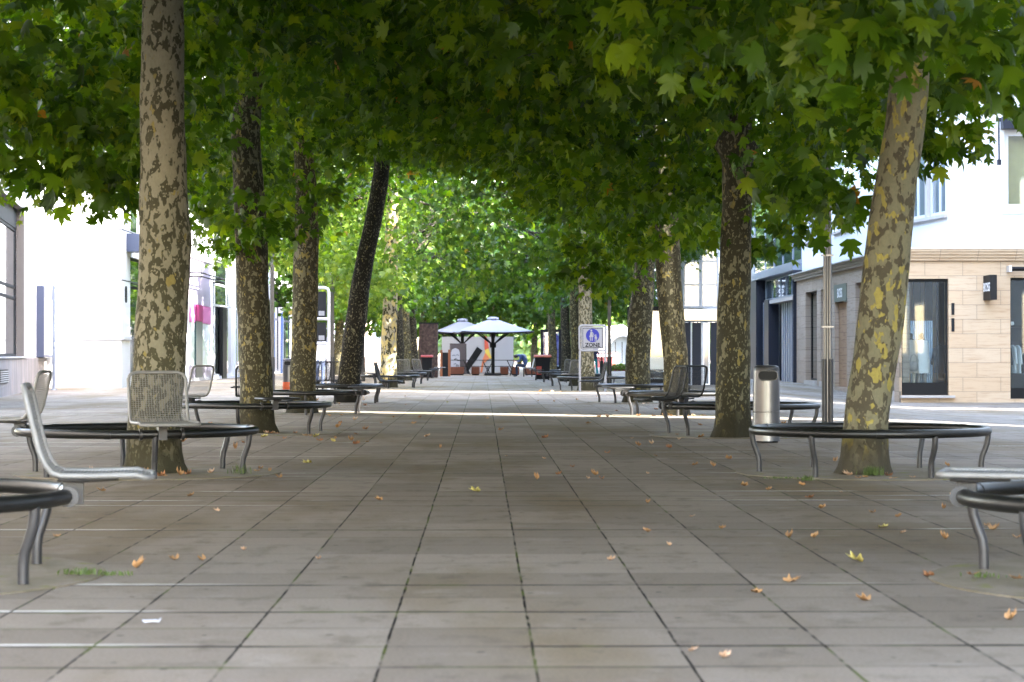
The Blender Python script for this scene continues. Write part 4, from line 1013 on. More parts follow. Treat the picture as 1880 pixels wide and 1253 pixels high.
# ---------------------------------------------------------------- people
def person_mesh(name, joints, edges, mats, matfun, parent=None, loc=(0, 0, 0), rz=0, hands=(), root_i=0):
    me = bpy.data.meshes.new(name); me.from_pydata([j[0] for j in joints], edges, [])
    o = bpy.data.objects.new(name, me); COL.objects.link(o)
    sk = o.modifiers.new('skin', 'SKIN'); ss = o.modifiers.new('sub', 'SUBSURF'); ss.levels = 2; ss.render_levels = 2
    for i, j in enumerate(joints):
        sv = me.skin_vertices[0].data[i]; r = j[1]; sv.radius = r if isinstance(r, tuple) else (r, r); sv.use_root = (i == root_i)
    dg = bpy.context.evaluated_depsgraph_get(); dg.update()
    m2 = bpy.data.meshes.new_from_object(o.evaluated_get(dg)); bpy.data.objects.remove(o)
    bm = bmesh.new(); bm.from_mesh(m2)
    hb = MB()
    for (hp, dr, sd, sc) in hands:      # palm and five fingers, slightly curled
        hp = Vector(hp); dr = Vector(dr).normalized(); sd = Vector(sd).normalized(); nn = dr.cross(sd)
        hb.tube([hp, hp + dr * .045 * sc, hp + dr * .09 * sc], [.026 * sc, .034 * sc, .03 * sc], 8)
        for k, ln in enumerate((.062, .075, .08, .072)):
            b0 = hp + dr * .085 * sc + sd * (k - 1.5) * .019 * sc
            hb.tube([b0, b0 + dr * ln * .5 * sc + nn * .006, b0 + dr * ln * .9 * sc + nn * .03 * sc], [.0095 * sc, .009 * sc, .006 * sc], 6)
        b0 = hp + dr * .03 * sc - sd * .03 * sc; hb.tube([b0, b0 + (dr - sd) * .028 * sc, b0 + (dr * 1.6 - sd) * .035 * sc + nn * .01], [.012 * sc, .011 * sc, .007 * sc], 6)
    if hb.v:
        vv = [bm.verts.new(v) for v in hb.v]
        for f in hb.f:
            try: bm.faces.new([vv[i] for i in f])
            except ValueError: pass
    for f in bm.faces:
        f.smooth = True; f.material_index = matfun(f.calc_center_median())
    m2.materials.clear()
    for m in mats: m2.materials.append(m)
    bm.to_mesh(m2); bm.free()
    o = bpy.data.objects.new(name, m2); COL.objects.link(o); o.location = loc; o.rotation_euler = (0, 0, rz)
    if parent: o.parent = parent
    return o
M_SKIN = plain('skin', (.42, .24, .17), .5, 0, .05, 5, 0); M_HAIR = plain('dark_hair', (.02, .015, .012), .6)
def ellipsoid(name, c, r, mat, parent, n=14):
    mb = MB(); prof = [(math.sin(math.pi * k / 10) + 1e-4, math.cos(math.pi * k / 10)) for k in range(11)]
    vs = []; fs = []
    for (a, z) in prof:
        for j in range(n): t = 2 * math.pi * j / n; vs.append((c[0] + r[0] * a * math.cos(t), c[1] + r[1] * a * math.sin(t), c[2] + r[2] * z))
    for i in range(10):
        for j in range(n): fs.append((i * n + j, i * n + (j + 1) % n, (i + 1) * n + (j + 1) % n, (i + 1) * n + j))
    mb.add(vs, fs, 0, True); return mb.build(name, mat, parent)
def stand_joints(h=1.66, stride=.16, armf=.1, w=1.0):
    k = h / 1.7
    J = [((0, 0, .95), (.15 * w, .11)), ((0, 0, 1.12), (.135 * w, .10)), ((0, 0, 1.30), (.155 * w, .11)), ((0, 0, 1.42), (.12 * w, .085)), ((0, 0, 1.50), .05), ((0, -.01, 1.57), (.07, .085)), ((0, -.01, 1.66), (.07, .085))]
    E = [(0, 1), (1, 2), (2, 3), (3, 4), (4, 5), (5, 6)]
    for s in (-1, 1):
        a = len(J); J += [((s * .18 * w, 0, 1.40), .05), ((s * .215 * w, .02 - armf * .2 * s, 1.14), .038), ((s * .225 * w, -armf * s - .03, .90), .026)]; E += [(3, a), (a, a + 1), (a + 1, a + 2)]
        l = len(J); f = s * stride; J += [((s * .09, 0, .88), .085), ((s * .09, -f * .5 - .02, .50), .058), ((s * .09, -f + .03, .10), .038), ((s * .09, -f - .0, .035), (.036, .03)), ((s * .09, -f - .14, .03), (.036, .025))]
        E += [(0, l), (l, l + 1), (l + 1, l + 2), (l + 2, l + 3), (l + 3, l + 4)]
    J = [((x * k, y * k, z * k), r) for (x, y, z), r in J]
    return J, E
def walker(label, px, d, top, legs, h, zb=None, hat=None, rz=0, bag=None):
    X = P(px, 0, d).x; J, E = stand_joints(h)
    root = empty('person', (X, d, ground_z(X, d)), label, 'person', None, rz)
    def mf(c):
        if c.z > h * .87: return 0
        if abs(c.x) > .2 and c.z < h * .575: return 0
        return 1 if c.z > h * .53 else (2 if c.z > .07 else 3)
    wr = [j[0] for j in J if False]
    hands = [((s * .225 * h / 1.7, (-.1 * s - .03) * h / 1.7, .885 * h / 1.7), (0, -.15, -1), (0, -1, 0), 1.0) for s in (-1, 1)]
    person_mesh('body', J, E, [M_SKIN, top, legs, M_BLACK], mf, root, hands=hands)
    ellipsoid('hair', (0, .015, h * .975), (.085, .10, .095), hat or M_HAIR, root)
    if bag:
        b = MB(); b.box(.2, .3, -.08, .12, .7, 1.0); b.tube([(.25, 0, 1.0), (.16, 0, 1.42), (0, .02, 1.45)], .01, 5); b.build('shoulder_bag', bag, root, bevel=.02)
walker('person walking away in a dark blue top and teal trousers beyond the zone sign', 1091.5, 102.5, plain('navy_cloth', (.025, .03, .07), .9), plain('teal_cloth', (.0, .19, .23), .9), 1.55, bag=M_BLACK, rz=R(200))
walker('person in a white top standing behind the double sign board', 588, 62.5, plain('white_cloth', (.7, .7, .7), .9), plain('jeans_cloth', (.06, .08, .14), .9), 1.62, rz=R(180))

def seated_man():
    d = 103.0; X = P(950, 0, d).x
    root = empty('person', (X, d, 0), 'person in a dark blue jacket sitting bent forward with head bowed', 'person', None, 0)
    # faces -X (left); hip on a seat at z .46
    J = [((.42, 0, .53), (.16, .13)), ((.40, 0, .70), (.16, .14)), ((.30, 0, .90), (.17, .13)), ((.14, 0, 1.02), (.12, .10)), ((.03, 0, 1.03), .055), ((-.04, 0, .97), (.08, .08)), ((-.10, 0, .88), (.075, .075))]
    E = [(0, 1), (1, 2), (2, 3), (3, 4), (4, 5), (5, 6)]
    for s in (-1, 1):
        a = len(J); J += [((.16, s * .18, .97), .058), ((.10, s * .21, .72), .045), ((-.08, s * .08, .72), .03)]; E += [(3, a), (a, a + 1), (a + 1, a + 2)]
        l = len(J); J += [((.34, s * .10, .52), .095), ((-.06, s * .14, .53), .07), ((-.02, s * .14, .12), .045), ((-.04, s * .14, .04), (.04, .035)), ((-.20, s * .14, .03), (.04, .028))]
        E += [(0, l), (l, l + 1), (l + 1, l + 2), (l + 2, l + 3), (l + 3, l + 4)]
    def mf(c):
        if c.x < -.02 and .78 < c.z and abs(c.y) < .12: return 0
        if c.x < -.05 and c.z > .62 : return 0
        if c.z < .08: return 3
        if c.z > .6 or (c.x > .3 and c.z > .55): return 1
        return 2
    person_mesh('body', J, E, [M_SKIN, plain('blue_jacket', (.035, .06, .15), .85), plain('dark_jeans', (.012, .02, .045), .9), M_BLACK], mf, root,
                hands=[((-.08, s * .08, .72), (-1, -s * .5, .3), (0, 1, 0), 1) for s in (-1, 1)])
    ellipsoid('hair', (-.07, 0, .965), (.10, .085, .09), M_HAIR, root)
    b = MB(); q = [(.20, 1.09), (.36, 1.05), (.47, .92), (.40, .86), (.22, .98)]; b.prism(q, 'y', -.13, .13); b.build('hood', plain('grey_cloth', (.3, .34, .42), .9), root, bevel=.03)
    st = empty('terrace_seat', (X + .5, d, 0), 'pale seat with a tall backrest under the bent man', 'seat')
    c = MB(); c.box(-.32, .22, -.25, .25, .40, .435); c.build('seat', M_WHITEP, st)
    c = MB(); c.add([(.18, -.25, .44), (.22, -.25, .44), (.34, -.25, .95), (.30, -.25, .95), (.18, .25, .44), (.22, .25, .44), (.34, .25, .95), (.30, .25, .95)], [(0, 1, 2, 3), (7, 6, 5, 4), (0, 4, 5, 1), (1, 5, 6, 2), (2, 6, 7, 3), (3, 7, 4, 0)]); c.build('backrest', M_SILVER, st)
    for x in (-.2, .18): c = MB(); c.tube([(x, -.18, -.01), (x, -.18, .4)], .025, 8); c.tube([(x, .18, -.01), (x, .18, .4)], .025, 8); c.build('leg', M_BLACK, st)
seated_man()

# ---------------------------------------------------------------- buildings
def wall_holes(mb, s0, s1, z0, z1, holes, y0, y1, mi=0):
    xs_ = sorted({s0, s1} | {h[0] for h in holes} | {h[1] for h in holes}); zs_ = sorted({z0, z1} | {h[2] for h in holes} | {h[3] for h in holes})
    xs_ = [x for x in xs_ if s0 <= x <= s1]; zs_ = [z for z in zs_ if z0 <= z <= z1]
    for a, b in zip(xs_[:-1], xs_[1:]):
        run = None
        for c, d in zip(zs_[:-1], zs_[1:]):
            m = ((a + b) / 2, (c + d) / 2)
            if any(h[0] < m[0] < h[1] and h[2] < m[1] < h[3] for h in holes):
                if run: mb.box(a, b, y0, y1, run[0], run[1], mi); run = None
            else: run = [c, d] if run is None else [run[0], d]
        if run: mb.box(a, b, y0, y1, run[0], run[1], mi)
def glazing(parent, s0, s1, z0, z1, y, name, fmat, gmat, fw=.06, vs=(), hs=(), mtx=None, depth=.07):
    """window part with its frame, and the pane as a sub-part"""
    f = MB(); f.box(s0, s0 + fw, y, y + depth, z0, z1); f.box(s1 - fw, s1, y, y + depth, z0, z1); f.box(s0 + fw, s1 - fw, y, y + depth, z1 - fw, z1); f.box(s0 + fw, s1 - fw, y, y + depth, z0, z0 + fw)
    for v in vs: f.box(v - fw / 2, v + fw / 2, y + .003, y + depth - .003, z0 + fw, z1 - fw)
    for h in hs: f.box(s0 + fw, s1 - fw, y + .006, y + depth - .006, h - fw / 2, h + fw / 2)
    fo = f.build(name, fmat, parent)
    if mtx is not None: fo.matrix_local = mtx
    p = MB(); p.box(s0 + fw, s1 - fw, y + depth * .45, y + depth * .55, z0 + fw, z1 - fw); p.build('pane', gmat, fo)
    return fo
def part(name, mat, parent, boxes):
    m = MB()
    for b in boxes: m.box(*b)
    return m.build(name, mat, parent)

# --- left, near: pale rendered building with tall window and streaked concrete plinth
LA = math.hypot(3.62, 27.8)
A = empty('rendered_building', (-9.96, 40, 0), 'white rendered building at the left edge with a tall window over a streaked concrete plinth', 'building', None, math.atan2(27.8, -3.62))
def sA(px): return (-4.752 / ((px - VX) / F + .1302) - 40) * LA / 27.8
w0, w1 = sA(-75), sA(47)
m = MB(); wall_holes(m, 0, LA, .93, 14, [(w0, w1, .97, 5.0)], 0, .3); m.box(0, LA - .01, 4, 4.3, 0, 14); m.box(0, LA - .01, .3, 4, 13.7, 14); m.build('wall', M_WHITE, A)
part('plinth', M_STAIN, A, [(0, LA - .02, -.06, .3, -.3, .93)])
wd = glazing(A, w0, w1, .97, 4.45, .22, 'window', M_DGREY, M_PGLASS, .08, vs=[sA(14)], hs=[2.55, 2.85])
part('window_head', M_DGREY, A, [(w0, w1, .2, .29, 4.45, 5.0)])
part('window_reveal', M_REVEAL, A, [(w1 - .012, w1 - .002, .002, .215, .97, 4.99), (w0, w1 - .013, .002, .195, 4.985, 4.997)])
part('window_sill', M_SILVER, A, [(w0 - .05, w1 + .05, -.1, .22, .932, .968)])
c0, c1 = sA(69), sA(85)
bx = part('display_case', M_GREYBL, A, [(c0, c1, -.22, -.002, .95, 3.05)])
part('display_face', M_WHITEP, bx, [(c0 + .12, c1 - .05, -.226, -.222, 1.02, 2.7)])
vg = MB(); vg.box(sA(-3), sA(12), -.075, -.062, .32, .66)
for k in range(6): vg.box(sA(-3) + .05, sA(12) - .05, -.09, -.076, .35 + k * .05, .372 + k * .05, 1)
vg.build('vent_grille', [M_BLACK, M_SILVER], A)

# --- left, corner building, white
B = empty('white_corner_building', (-11.24, 68, 0), 'long white building on the left with panel joints, shop windows and narrow dark upper windows', 'building', None, R(90))
def sB(px): return -44960 / (px - VX) - 68
LB = 45.0
h_up = []; y_ = 16.7
while y_ < LB - 2: h_up.append((y_, y_ + 1.25, 5.3, 7.7)); y_ += 2.45
holes = [(sB(240.5), 14.6, .35, 4.15), (sB(240.5), 4.6, 4.95, 6.5), (sB(348), sB(390), .12, 4.8), (sB(392), sB(430), .12, 5.1), (sB(434), 36.0, .12, 5.1), (37, 43.5, .12, 5.1)] + h_up
m = MB(); wall_holes(m, 0, LB, -.1, 14, holes, 0, .35); m.box(0, .35, .35, 3.6, -.1, 14); m.box(.35, LB, 6, 6.3, -.1, 14); m.box(.35, LB, .35, 6, 13.6, 14); m.box(LB - .3, LB, .35, 6, -.1, 13.6)
m.build('wall', M_WHITE, B)
jn = MB()
for z in (3.35, 4.93, 6.6, 8.3): jn.box(-.004, -.0005, .0, 3.6, z - .018, z + .018); jn.box(0, sB(345), -.004, -.0005, z - .018, z + .018)
jn.build('panel_joints', M_SEAM, B)
part('string_ledge', M_WHITEP, B, [(-.07, -.001, -.07, 3.6, 1.50, 1.58), (0, 1.5, -.07, -.001, 1.50, 1.58)])
glazing(B, holes[0][0], holes[0][1], .35, 4.15, .1, 'shop_window', M_BLACK, M_DGLASS, .09, vs=[5.5, 9.5], hs=[3.2])
glazing(B, holes[1][0], holes[1][1], 4.95, 6.5, .1, 'upper_window', M_SILVER, M_DGLASS, .05)
part('sign_box', M_GREYBL, B, [(.9, 1.9, -.75, -.002, 4.28, 4.85)])
pl = MB(); q = rrect(.28, .52, .12); pl.prism([(x + .75, z + 2.92) for x, z in q], 'y', -.03, -.001); pl.build('plate', M_DGREY, B)
a, b_ = sB(348), sB(390)
part('lilac_panel', M_LILAC, B, [(a, b_, .06, .14, 3.02, 4.8)])
part('striped_banner', M_PINKSTR, B, [(a, sB(362) - .01, .05, .13, 2.3, 3.0), (sB(374) + .01, b_, .05, .13, 2.3, 3.0)])
part('printed_window', M_GRPOST, B, [(a, sB(362) - .01, .08, .13, .6, 2.29), (sB(374) + .01, b_, .08, .13, .6, 2.29)])
part('lilac_base_panel', M_LILAC, B, [(a, sB(362) - .01, .04, .14, .0, .59), (sB(374) + .01, b_, .04, .14, .0, .59)])
dr = part('door', plain('dark_teal_paint', (.01, .04, .05), .3), B, [(sB(362), sB(374), .02, .14, .0, 2.35)])
part('magenta_panel', M_PINK, dr, [(sB(362), sB(374), .0, .14, 2.36, 3.0)])
cf = MB()
for z in (4.02, 4.16): cf.tube([(a - .1, 0, z), (a - .1, -.5, z), (b_ + .1, -.5, z), (b_ + .1, 0, z)], .03, 6)
cf.build('canopy_frame', M_BLACK, B)
g1, g2 = sB(392), sB(430)
glazing(B, g1, g2, .12, 5.1, .1, 'shop_window', M_SILVER, M_DGLASS, .09, vs=[sB(400), sB(422)], hs=[3.14, 4.04])
part('dark_pillar', M_BLACK, B, [(sB(408), sB(415.5), -.05, .095, .0, 3.1)])
glazing(B, sB(434), 36, .12, 5.1, .1, 'shop_window', M_SILVER, M_DGLASS, .09, vs=[33.2], hs=[3.14, 4.04])
glazing(B, 37, 43.5, .12, 5.1, .1, 'shop_window', M_SILVER, M_DGLASS, .09, vs=[39.2, 41.4], hs=[3.14, 4.04])
for h in h_up: glazing(B, h[0], h[1], h[2], h[3], .12, 'narrow_window', M_NAVY, plain('navy_blind', (.012, .018, .04), .3), .05)
# --- left, far white shops
Cb = empty('far_white_building', (-11.32, 113.2, 0), 'far white shop building on the left behind the second and third trunks', 'building', None, R(90))
hs_ = [(1.5 + k * 9.5, 9.0 + k * 9.5, .1, 4.0) for k in range(8)]
m = MB(); wall_holes(m, 0, 77, -.1, 12, hs_, 0, .35); m.box(0, 77, 6, 6.3, -.1, 12); m.box(0, 77, .35, 6, 11.7, 12); m.build('wall', M_WHITE, Cb)
for h in hs_: glazing(Cb, h[0], h[1], .1, 4.0, .12, 'shop_window', M_GREYBL, M_GGLASS, .12, vs=[h[0] + 2.4, h[0] + 4.9], hs=[3.0])
part('projecting_sign', M_BLACK, Cb, [(4.6, 4.72, -.7, -.001, 3.6, 4.6)])
part('blue_panel', plain('blue_panel', (.08, .16, .42), .5), Cb, [(9.1, 10.2, -.06, -.001, .0, 3.4)])
D_ = empty('cream_building', (-13, 192, 0), 'cream building far off between the leaning dark trunk and the sunlit trunk', 'building')
m = MB(); wall_holes(m, 0, 5.5, -.1, 12, [(1.2, 2.2, .5, 4), (3.2, 4.2, .5, 4)], 0, .3); m.box(0, 5.5, 8, 8.3, -.1, 12); m.box(0, 5.5, .3, 8, 11.8, 12); m.box(5.2, 5.5, .3, 8, 0, 11.8); m.build('wall', M_CREAM, D_)
for x in (1.2, 3.2): glazing(D_, x, x + 1, .5, 4, .1, 'window', M_CREAM, M_PGLASS, .08)

# --- right: travertine corner shop
G = empty('travertine_shop_building', (11.55, 80, 0), 'white upper storeys over an orange travertine corner shop at the right', 'building', None, R(-90))
def sG(px): return 80 - 46200 / (px - VX)
def yG(px): return (px - VX) * .015 - 11.55
ZB = -.45
front = [(yG(1657), yG(1744), -.10, 3.12), (yG(1858), yG(1990), -.2, 3.15)]
m = MB()                                   # front wall: runs along local y at s 19.7..20
tmp = MB(); wall_holes(tmp, 0.0, 7.5, ZB, 3.62, front, 0, .3)
m.v = [(20 - y, x, z) for x, y, z in tmp.v]; m.f = tmp.f; m.m = tmp.m; m.sm = tmp.sm
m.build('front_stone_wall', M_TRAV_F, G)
side = [(sG(1480), sG(1501), .12, 3.25), (sG(1508), sG(1526), .12, 3.25), (sG(1534), sG(1556), -.02, 3.3), (sG(1572), sG(1592), .0, 3.25), (sG(1600), 19.0, .0, 3.25)]
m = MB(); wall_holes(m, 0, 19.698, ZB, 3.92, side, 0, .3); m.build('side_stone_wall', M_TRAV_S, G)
m = MB()
for k, (o, z0, z1) in enumerate([(.10, 3.62, 3.70), (.16, 3.703, 3.78), (.22, 3.783, 3.86), (.27, 3.863, 3.93)]):
    m.box(20.001, 20 + o, -o, 7.5, z0, z1)
m.build('front_cornice', M_TRAV_F, G)
m = MB()
for k, (o, z0, z1) in enumerate([(.10, 3.72, 3.80), (.16, 3.803, 3.88), (.22, 3.883, 3.93)]): m.box(0, 20.0, -o, -.001, z0, z1)
m.build('side_cornice', M_STONEG, G)
part('cornice_flashing', M_SILVER, G, [(-.02, 20.3, -.3, 7.5, 3.933, 3.965)])
# upper storeys
up_side = [(80 - 79.1, 80 - 75.6, 5.1, 7.9), (80 - 72.6, 80 - 69.0, 5.1, 7.9)]
m = MB(); wall_holes(m, 0, 12, 3.967, 14, up_side, .2, .55); m.build('upper_side_wall', M_WHITE, G)
for h in up_side:
    glazing(G, h[0], h[1], h[2], h[3], .32, 'side_window', M_WHITEP, M_PGLASS, .12, vs=[h[0] + .9, (h[0] + h[1]) / 2, h[1] - .9])
part('side_window_sill', M_STONEG, G, [(h[0] - .1, h[1] + .1, .1, .3, 5.02, 5.097) for h in up_side])
ang = math.atan2(1.15, 7.8); MX = Matrix.Translation((12, .2, 0)) @ Matrix.Rotation(ang, 4, 'Z')
ch = [(4.35, 7.72, 4.92, 7.1)]
m = MB(); wall_holes(m, 0, 7.88, 3.967, 14, ch, 0, .35); o = m.build('angled_wall', M_WHITE, G); o.matrix_local = MX
gz_ = glazing(G, 4.35, 5.95, 4.92, 7.1, .12, 'angled_window', M_WHITEP, M_PGLASS, .12, vs=[5.1], mtx=MX)
gz_ = glazing(G, 6.15, 7.72, 4.92, 7.1, .12, 'angled_window', M_WHITEP, M_PGLASS, .12, vs=[6.9], mtx=MX)
m = MB(); m.box(5.96, 6.14, .02, .2, 4.92, 7.1); m.box(4.2, 7.85, -.12, .1, 4.83, 4.917); o = m.build('angled_window_sill', M_STONEG, G); o.matrix_local = MX
m = MB()
for sx in (5.6, 7.6): m.tube([(sx, -.02, 6.45), (sx, -.35, 6.2), (sx, -.5, 6.18)], .03, 6); m.box(sx - .05, sx + .05, -.58, -.46, 6.12, 6.24)
o = m.build('awning_arm', M_BLACK, G); o.matrix_local = MX
fw_ = [(yG(1850), 6.5, 5.03, 7.25)]
tmp = MB(); wall_holes(tmp, 1.35, 7.5, 3.967, 14, fw_, .2, .55); m = MB(); m.v = [(20 - y, x, z) for x, y, z in tmp.v]; m.f = tmp.f; m.m = tmp.m; m.sm = tmp.sm
m.build('upper_front_wall', M_WHITE, G)
ff = MB(); a0, a1 = fw_[0][:2]
for bx_ in ((a0, a0 + .14, 5.03, 7.25), (a1 - .14, a1, 5.03, 7.25), (a0 + .14, a1 - .14, 5.03, 5.2), (a0 + .14, a1 - .14, 7.1, 7.25), (2 * a0 / 2 + 1.3, a0 + 1.4, 5.2, 7.1)): ff.box(19.62, 19.7, *bx_)
ff.box(19.55, 19.84, a0 - .08, a1 + .08, 4.93, 5.027)
wf = ff.build('front_window', M_WHITEP, G); p = MB(); p.box(19.65, 19.66, a0 + .14, a1 - .14, 5.2, 7.1); p.build('pane', M_GLASS, wf)
part('curtain', plain('ochre_curtain', (.45, .36, .16), .9), G, [(19.0, 19.05, a0 - .2, a0 + 1.0, 4.9, 7.3)])
part('awning_box', M_NAVY, G, [(19.802, 20.15, a0 - .1, a1 + .1, 7.26, 7.6)])
m = MB(); m.tube([(20.1, a0 - .22, 7.5), (20.15, a0 - .22, 6.3)], .025, 6); m.box(20.08, 20.2, a0 - .27, a0 - .17, 7.45, 7.55); m.box(20.08, 20.2, a0 - .27, a0 - .17, 6.25, 6.4); m.build('awning_stay', M_NAVY, G)
part('light_leak_block', M_WHITE, G, [(0, 18.5, 2.6, 2.8, 3.97, 14), (.3, 19.3, 2.9, 7.4, 3.97, 4.1), (.3, 19.3, .56, 7.4, 13.8, 14)])  # unseen inner wall and slabs added to block light leaks
# ground floor openings
for k, h in enumerate(side):
    if k == 2: continue
    glazing(G, h[0], h[1], h[2], h[3], .2, 'side_shop_window', M_BLACK, M_DGLASS, .07)
d0, d1 = side[2][:2]
dp = part('side_door', M_WOODST, G, [(d0, d1, .14, .26, -.05, 2.72)])
sg = part('door_sign_panel', plain('grey_green_panel', (.10, .12, .10), .5), G, [(d0 - .02, d1 + .02, -.03, .1, 2.74, 3.3)])
M_LETTER = plain('white_lettering', (.85, .87, .88), .5, 0, .02, 3, 0)
text_mesh('BOSS', .42, 'lettering', M_LETTER, sg, face_mtx(((d0 + d1) / 2, -.036, 3.0), (1, 0, 0), (0, 0, 1)), 0)
t_ = text_mesh('S', .5, 'window_lettering', M_LETTER, G, face_mtx((side[0][1] - .5, .185, 2.75), (-1, 0, 0), (0, 0, 1)), .004)
part('window_step', M_STONEG, G, [(s[0] - .05, s[1] + .05, -.06, .0, ZB, s[2] - .003) for k, s in enumerate(side) if k != 2] )
# front display window: frame, glass, room behind
ya, yb = front[0][:2]
f = MB()
for bx_ in ((ya, ya + .05, .25, 3.12), (yb - .05, yb, .25, 3.12), (ya + .05, yb - .05, 3.03, 3.12)): f.box(19.8, 19.86, *bx_)
f.box(19.78, 19.88, ya, yb, -.10, .25)
f2 = f.build('display_window', M_BLACK, G); p = MB(); p.box(19.82, 19.828, ya + .05, yb - .05, .25, 3.03); p.build('pane', M_GLASS, f2)
part('display_window_sill', M_STONEG, G, [(19.9, 20.14, ya - .03, yb + .15, -.17, -.103)])
M_CURT = plain('dark_brown_drape', (.05, .03, .018), .9)
M_OCHRE = plain('ochre_wall', (.55, .33, .14), .8, 0, .15, 2)
part('shop_room', M_OCHRE, G, [(17.0, 17.1, .31, 7.4, -.1, 3.6), (17.1, 19.69, .31, 7.4, 3.56, 3.6), (17.1, 19.69, 2.0, 2.1, -.1, 3.55)])
part('back_curtain', M_CURT, G, [(17.9, 17.96, .4 + k * .34, .62 + k * .34, -.1, 3.5) for k in range(5)])
part('shop_floor', M_STONEG, G, [(17.0, 19.69, .31, 7.4, -.2, -.101)])
pb = MB()
pb.box(20.001, 20.02, yG(1749), yG(1754.5), 2.12, 2.45); pb.box(20.001, 20.02, yG(1749), yG(1754.5), 1.66, 2.03); pb.build('door_plate', M_DGREY, G)
hb_ = part('projecting_shop_sign', plain('sign_box_grey', (.012, .011, .011), .6, spec=.2), G, [(20.002, 20.85, 2.28, 2.46, 2.52, 3.20)])
text_mesh('BOSS', .34, 'lettering', M_LETTER, hb_, face_mtx((20.42, 2.274, 2.86), (1, 0, 0), (0, 0, 1)), 0.001)
f = MB(); yc_, yd_ = front[1][:2]
for bx_ in ((yc_, yc_ + .05, .1, 3.15), (yd_ - .05, yd_, .1, 3.15), (yc_ + .05, yd_ - .05, 3.08, 3.15)): f.box(19.8, 19.86, *bx_)
f.box(19.78, 19.88, yc_, yd_, -.20, .1)
f3 = f.build('display_window', M_BLACK, G); p = MB(); p.box(19.82, 19.828, yc_ + .05, yd_ - .05, .1, 3.08); p.build('pane', M_GLASS, f3)
part('second_shop_room', plain('dark_room', (.02, .022, .022), .7), G, [(18.0, 18.05, 2.12, 7.4, -.1, 3.55)])
m = MB(); m.tube([(20.3, yG(1856), 3.38), (20.3, 7.4, 3.38)], .06, 10); m.build('awning_roller', M_BLACK, G)
m = MB(); m.box(20.0, 20.34, yG(1851), yG(1855), 3.3, 3.47); m.build('awning_bracket', M_SILVER, G)

def local_G(s, y, z): return (11.55 + y, 80 - s, z)
def mannequin(label, s, y, cl, cl2, rz):
    root = empty('mannequin', local_G(s, y, .05), label, 'mannequin', 'mannequins in the corner shop window', rz)
    J, E = stand_joints(1.62, .05, .02, .85)
    def mf(c): return 0 if c.z > 1.38 else (1 if c.z > .55 else 2)
    person_mesh('body', J, E, [M_DGREY, cl, cl2], mf, root, hands=[((q * .19, (-.02 * q - .03), .85), (0, -.1, -1), (0, -1, 0), 1.0) for q in (-1, 1)])
    c = MB(); c.lathe([(.24, .45), (.22, .8), (.20, 1.1), (.21, 1.25), (.09, 1.40)], 18, sy=.7); c.build('long_top', cl, root)
BEI = plain('beige_cloth', (.45, .40, .34), .9); WHI = plain('white_knit', (.7, .7, .7), .9); GRY = plain('grey_trousers', (.3, .28, .27), .9)
mannequin('mannequin in a long beige top with a bag, nearest the trunk in the display window', 19.2, .42, BEI, BEI, R(10))
mannequin('mannequin in a white top and grey trousers behind the striped glass in the window', 18.95, .78, WHI, GRY, R(-10))
bag = empty('handbag', local_G(19.45, .46, .55), 'taupe handbag held by the beige mannequin', 'handbag')
b = MB(); b.lathe([(.001, 0), (.10, .02), (.13, .1), (.12, .2), (.07, .28), (.001, .29)], 16, sy=.5); b.build('pouch', plain('taupe_leather', (.25, .22, .2), .6), bag)
b = MB(); b.tube([(-.09, 0, .25), (-.07, 0, .42), (0, 0, .5), (.07, 0, .42), (.09, 0, .25)], .01, 6); b.build('strap', plain('taupe_leather', (.25, .22, .2), .6), bag)
scr = empty('striped_glass_screen', local_G(18.7, .82, .2), 'ribbed blue-white screen standing in the corner shop window', 'screen')
m = MB(); M_RIB = plain('blue_white_rib', (.42, .52, .66), .25, 0, .35, 1.5, 0)
for k in range(11): m.cyl(-.28 + k * .058, 0, .0, 1.78, .027, 8)
m.build('ribbed_panel', M_RIB, scr); m = MB(); m.box(-.32, .34, -.06, .06, -.3, .0); m.build('base', M_DGREY, scr)
def rail(label, s, y, n, cols, z=1.35):
    root = empty('clothes_rail', local_G(s, y, 0), label, 'clothes rail', None)
    r_ = MB(); r_.tube([(-.45, 0, -.1), (-.45, 0, z), (.45, 0, z), (.45, 0, -.1)], .018, 8); r_.build('rail', M_BLACK, root)
    for k in range(n):
        x = -.36 + .72 * k / max(1, n - 1); g_ = MB(); q = [(-.22, z - .85), (.2, z - .85), (.19, z - .3), (.27, z - .62), (.31, z - .58), (.22, z - .14), (.05, z - .06), (-.05, z - .06), (-.22, z - .14), (-.31, z - .58), (-.27, z - .62), (-.2, z - .3)]
        g_.prism(q, 'x', x - .025, x + .025); o = g_.build('hung_jacket', cols[k % len(cols)], root, bevel=.01); 
    return root
JC = [plain('black_cloth', (.015, .015, .018), .9), plain('charcoal_cloth', (.05, .05, .055), .9), plain('light_blue_cloth', (.42, .45, .52), .9)]
rr_ = rail('rail of black, charcoal and pale jackets behind the mannequins', 19.0, 1.52, 5, JC); rr_.rotation_euler = (0, 0, R(35))
rr_ = rail('rail of dark jackets and white shirts in the dark window at the right edge', 19.2, 3.35, 6, [JC[0], JC[0], WHI, WHI]); rr_.rotation_euler = (0, 0, R(10))
fs_ = empty('folded_shirt', local_G(18.9, 3.2, 1.85), 'folded white shirt on a shelf at the right edge', 'shirt'); 
m = MB(); m.box(-.18, .18, -.12, .12, 0, .1); m.build('fold', WHI, fs_, bevel=.03); m = MB(); m.box(-.06, .06, -.13, -.02, .1, .13); m.build('collar', WHI, fs_, bevel=.01)
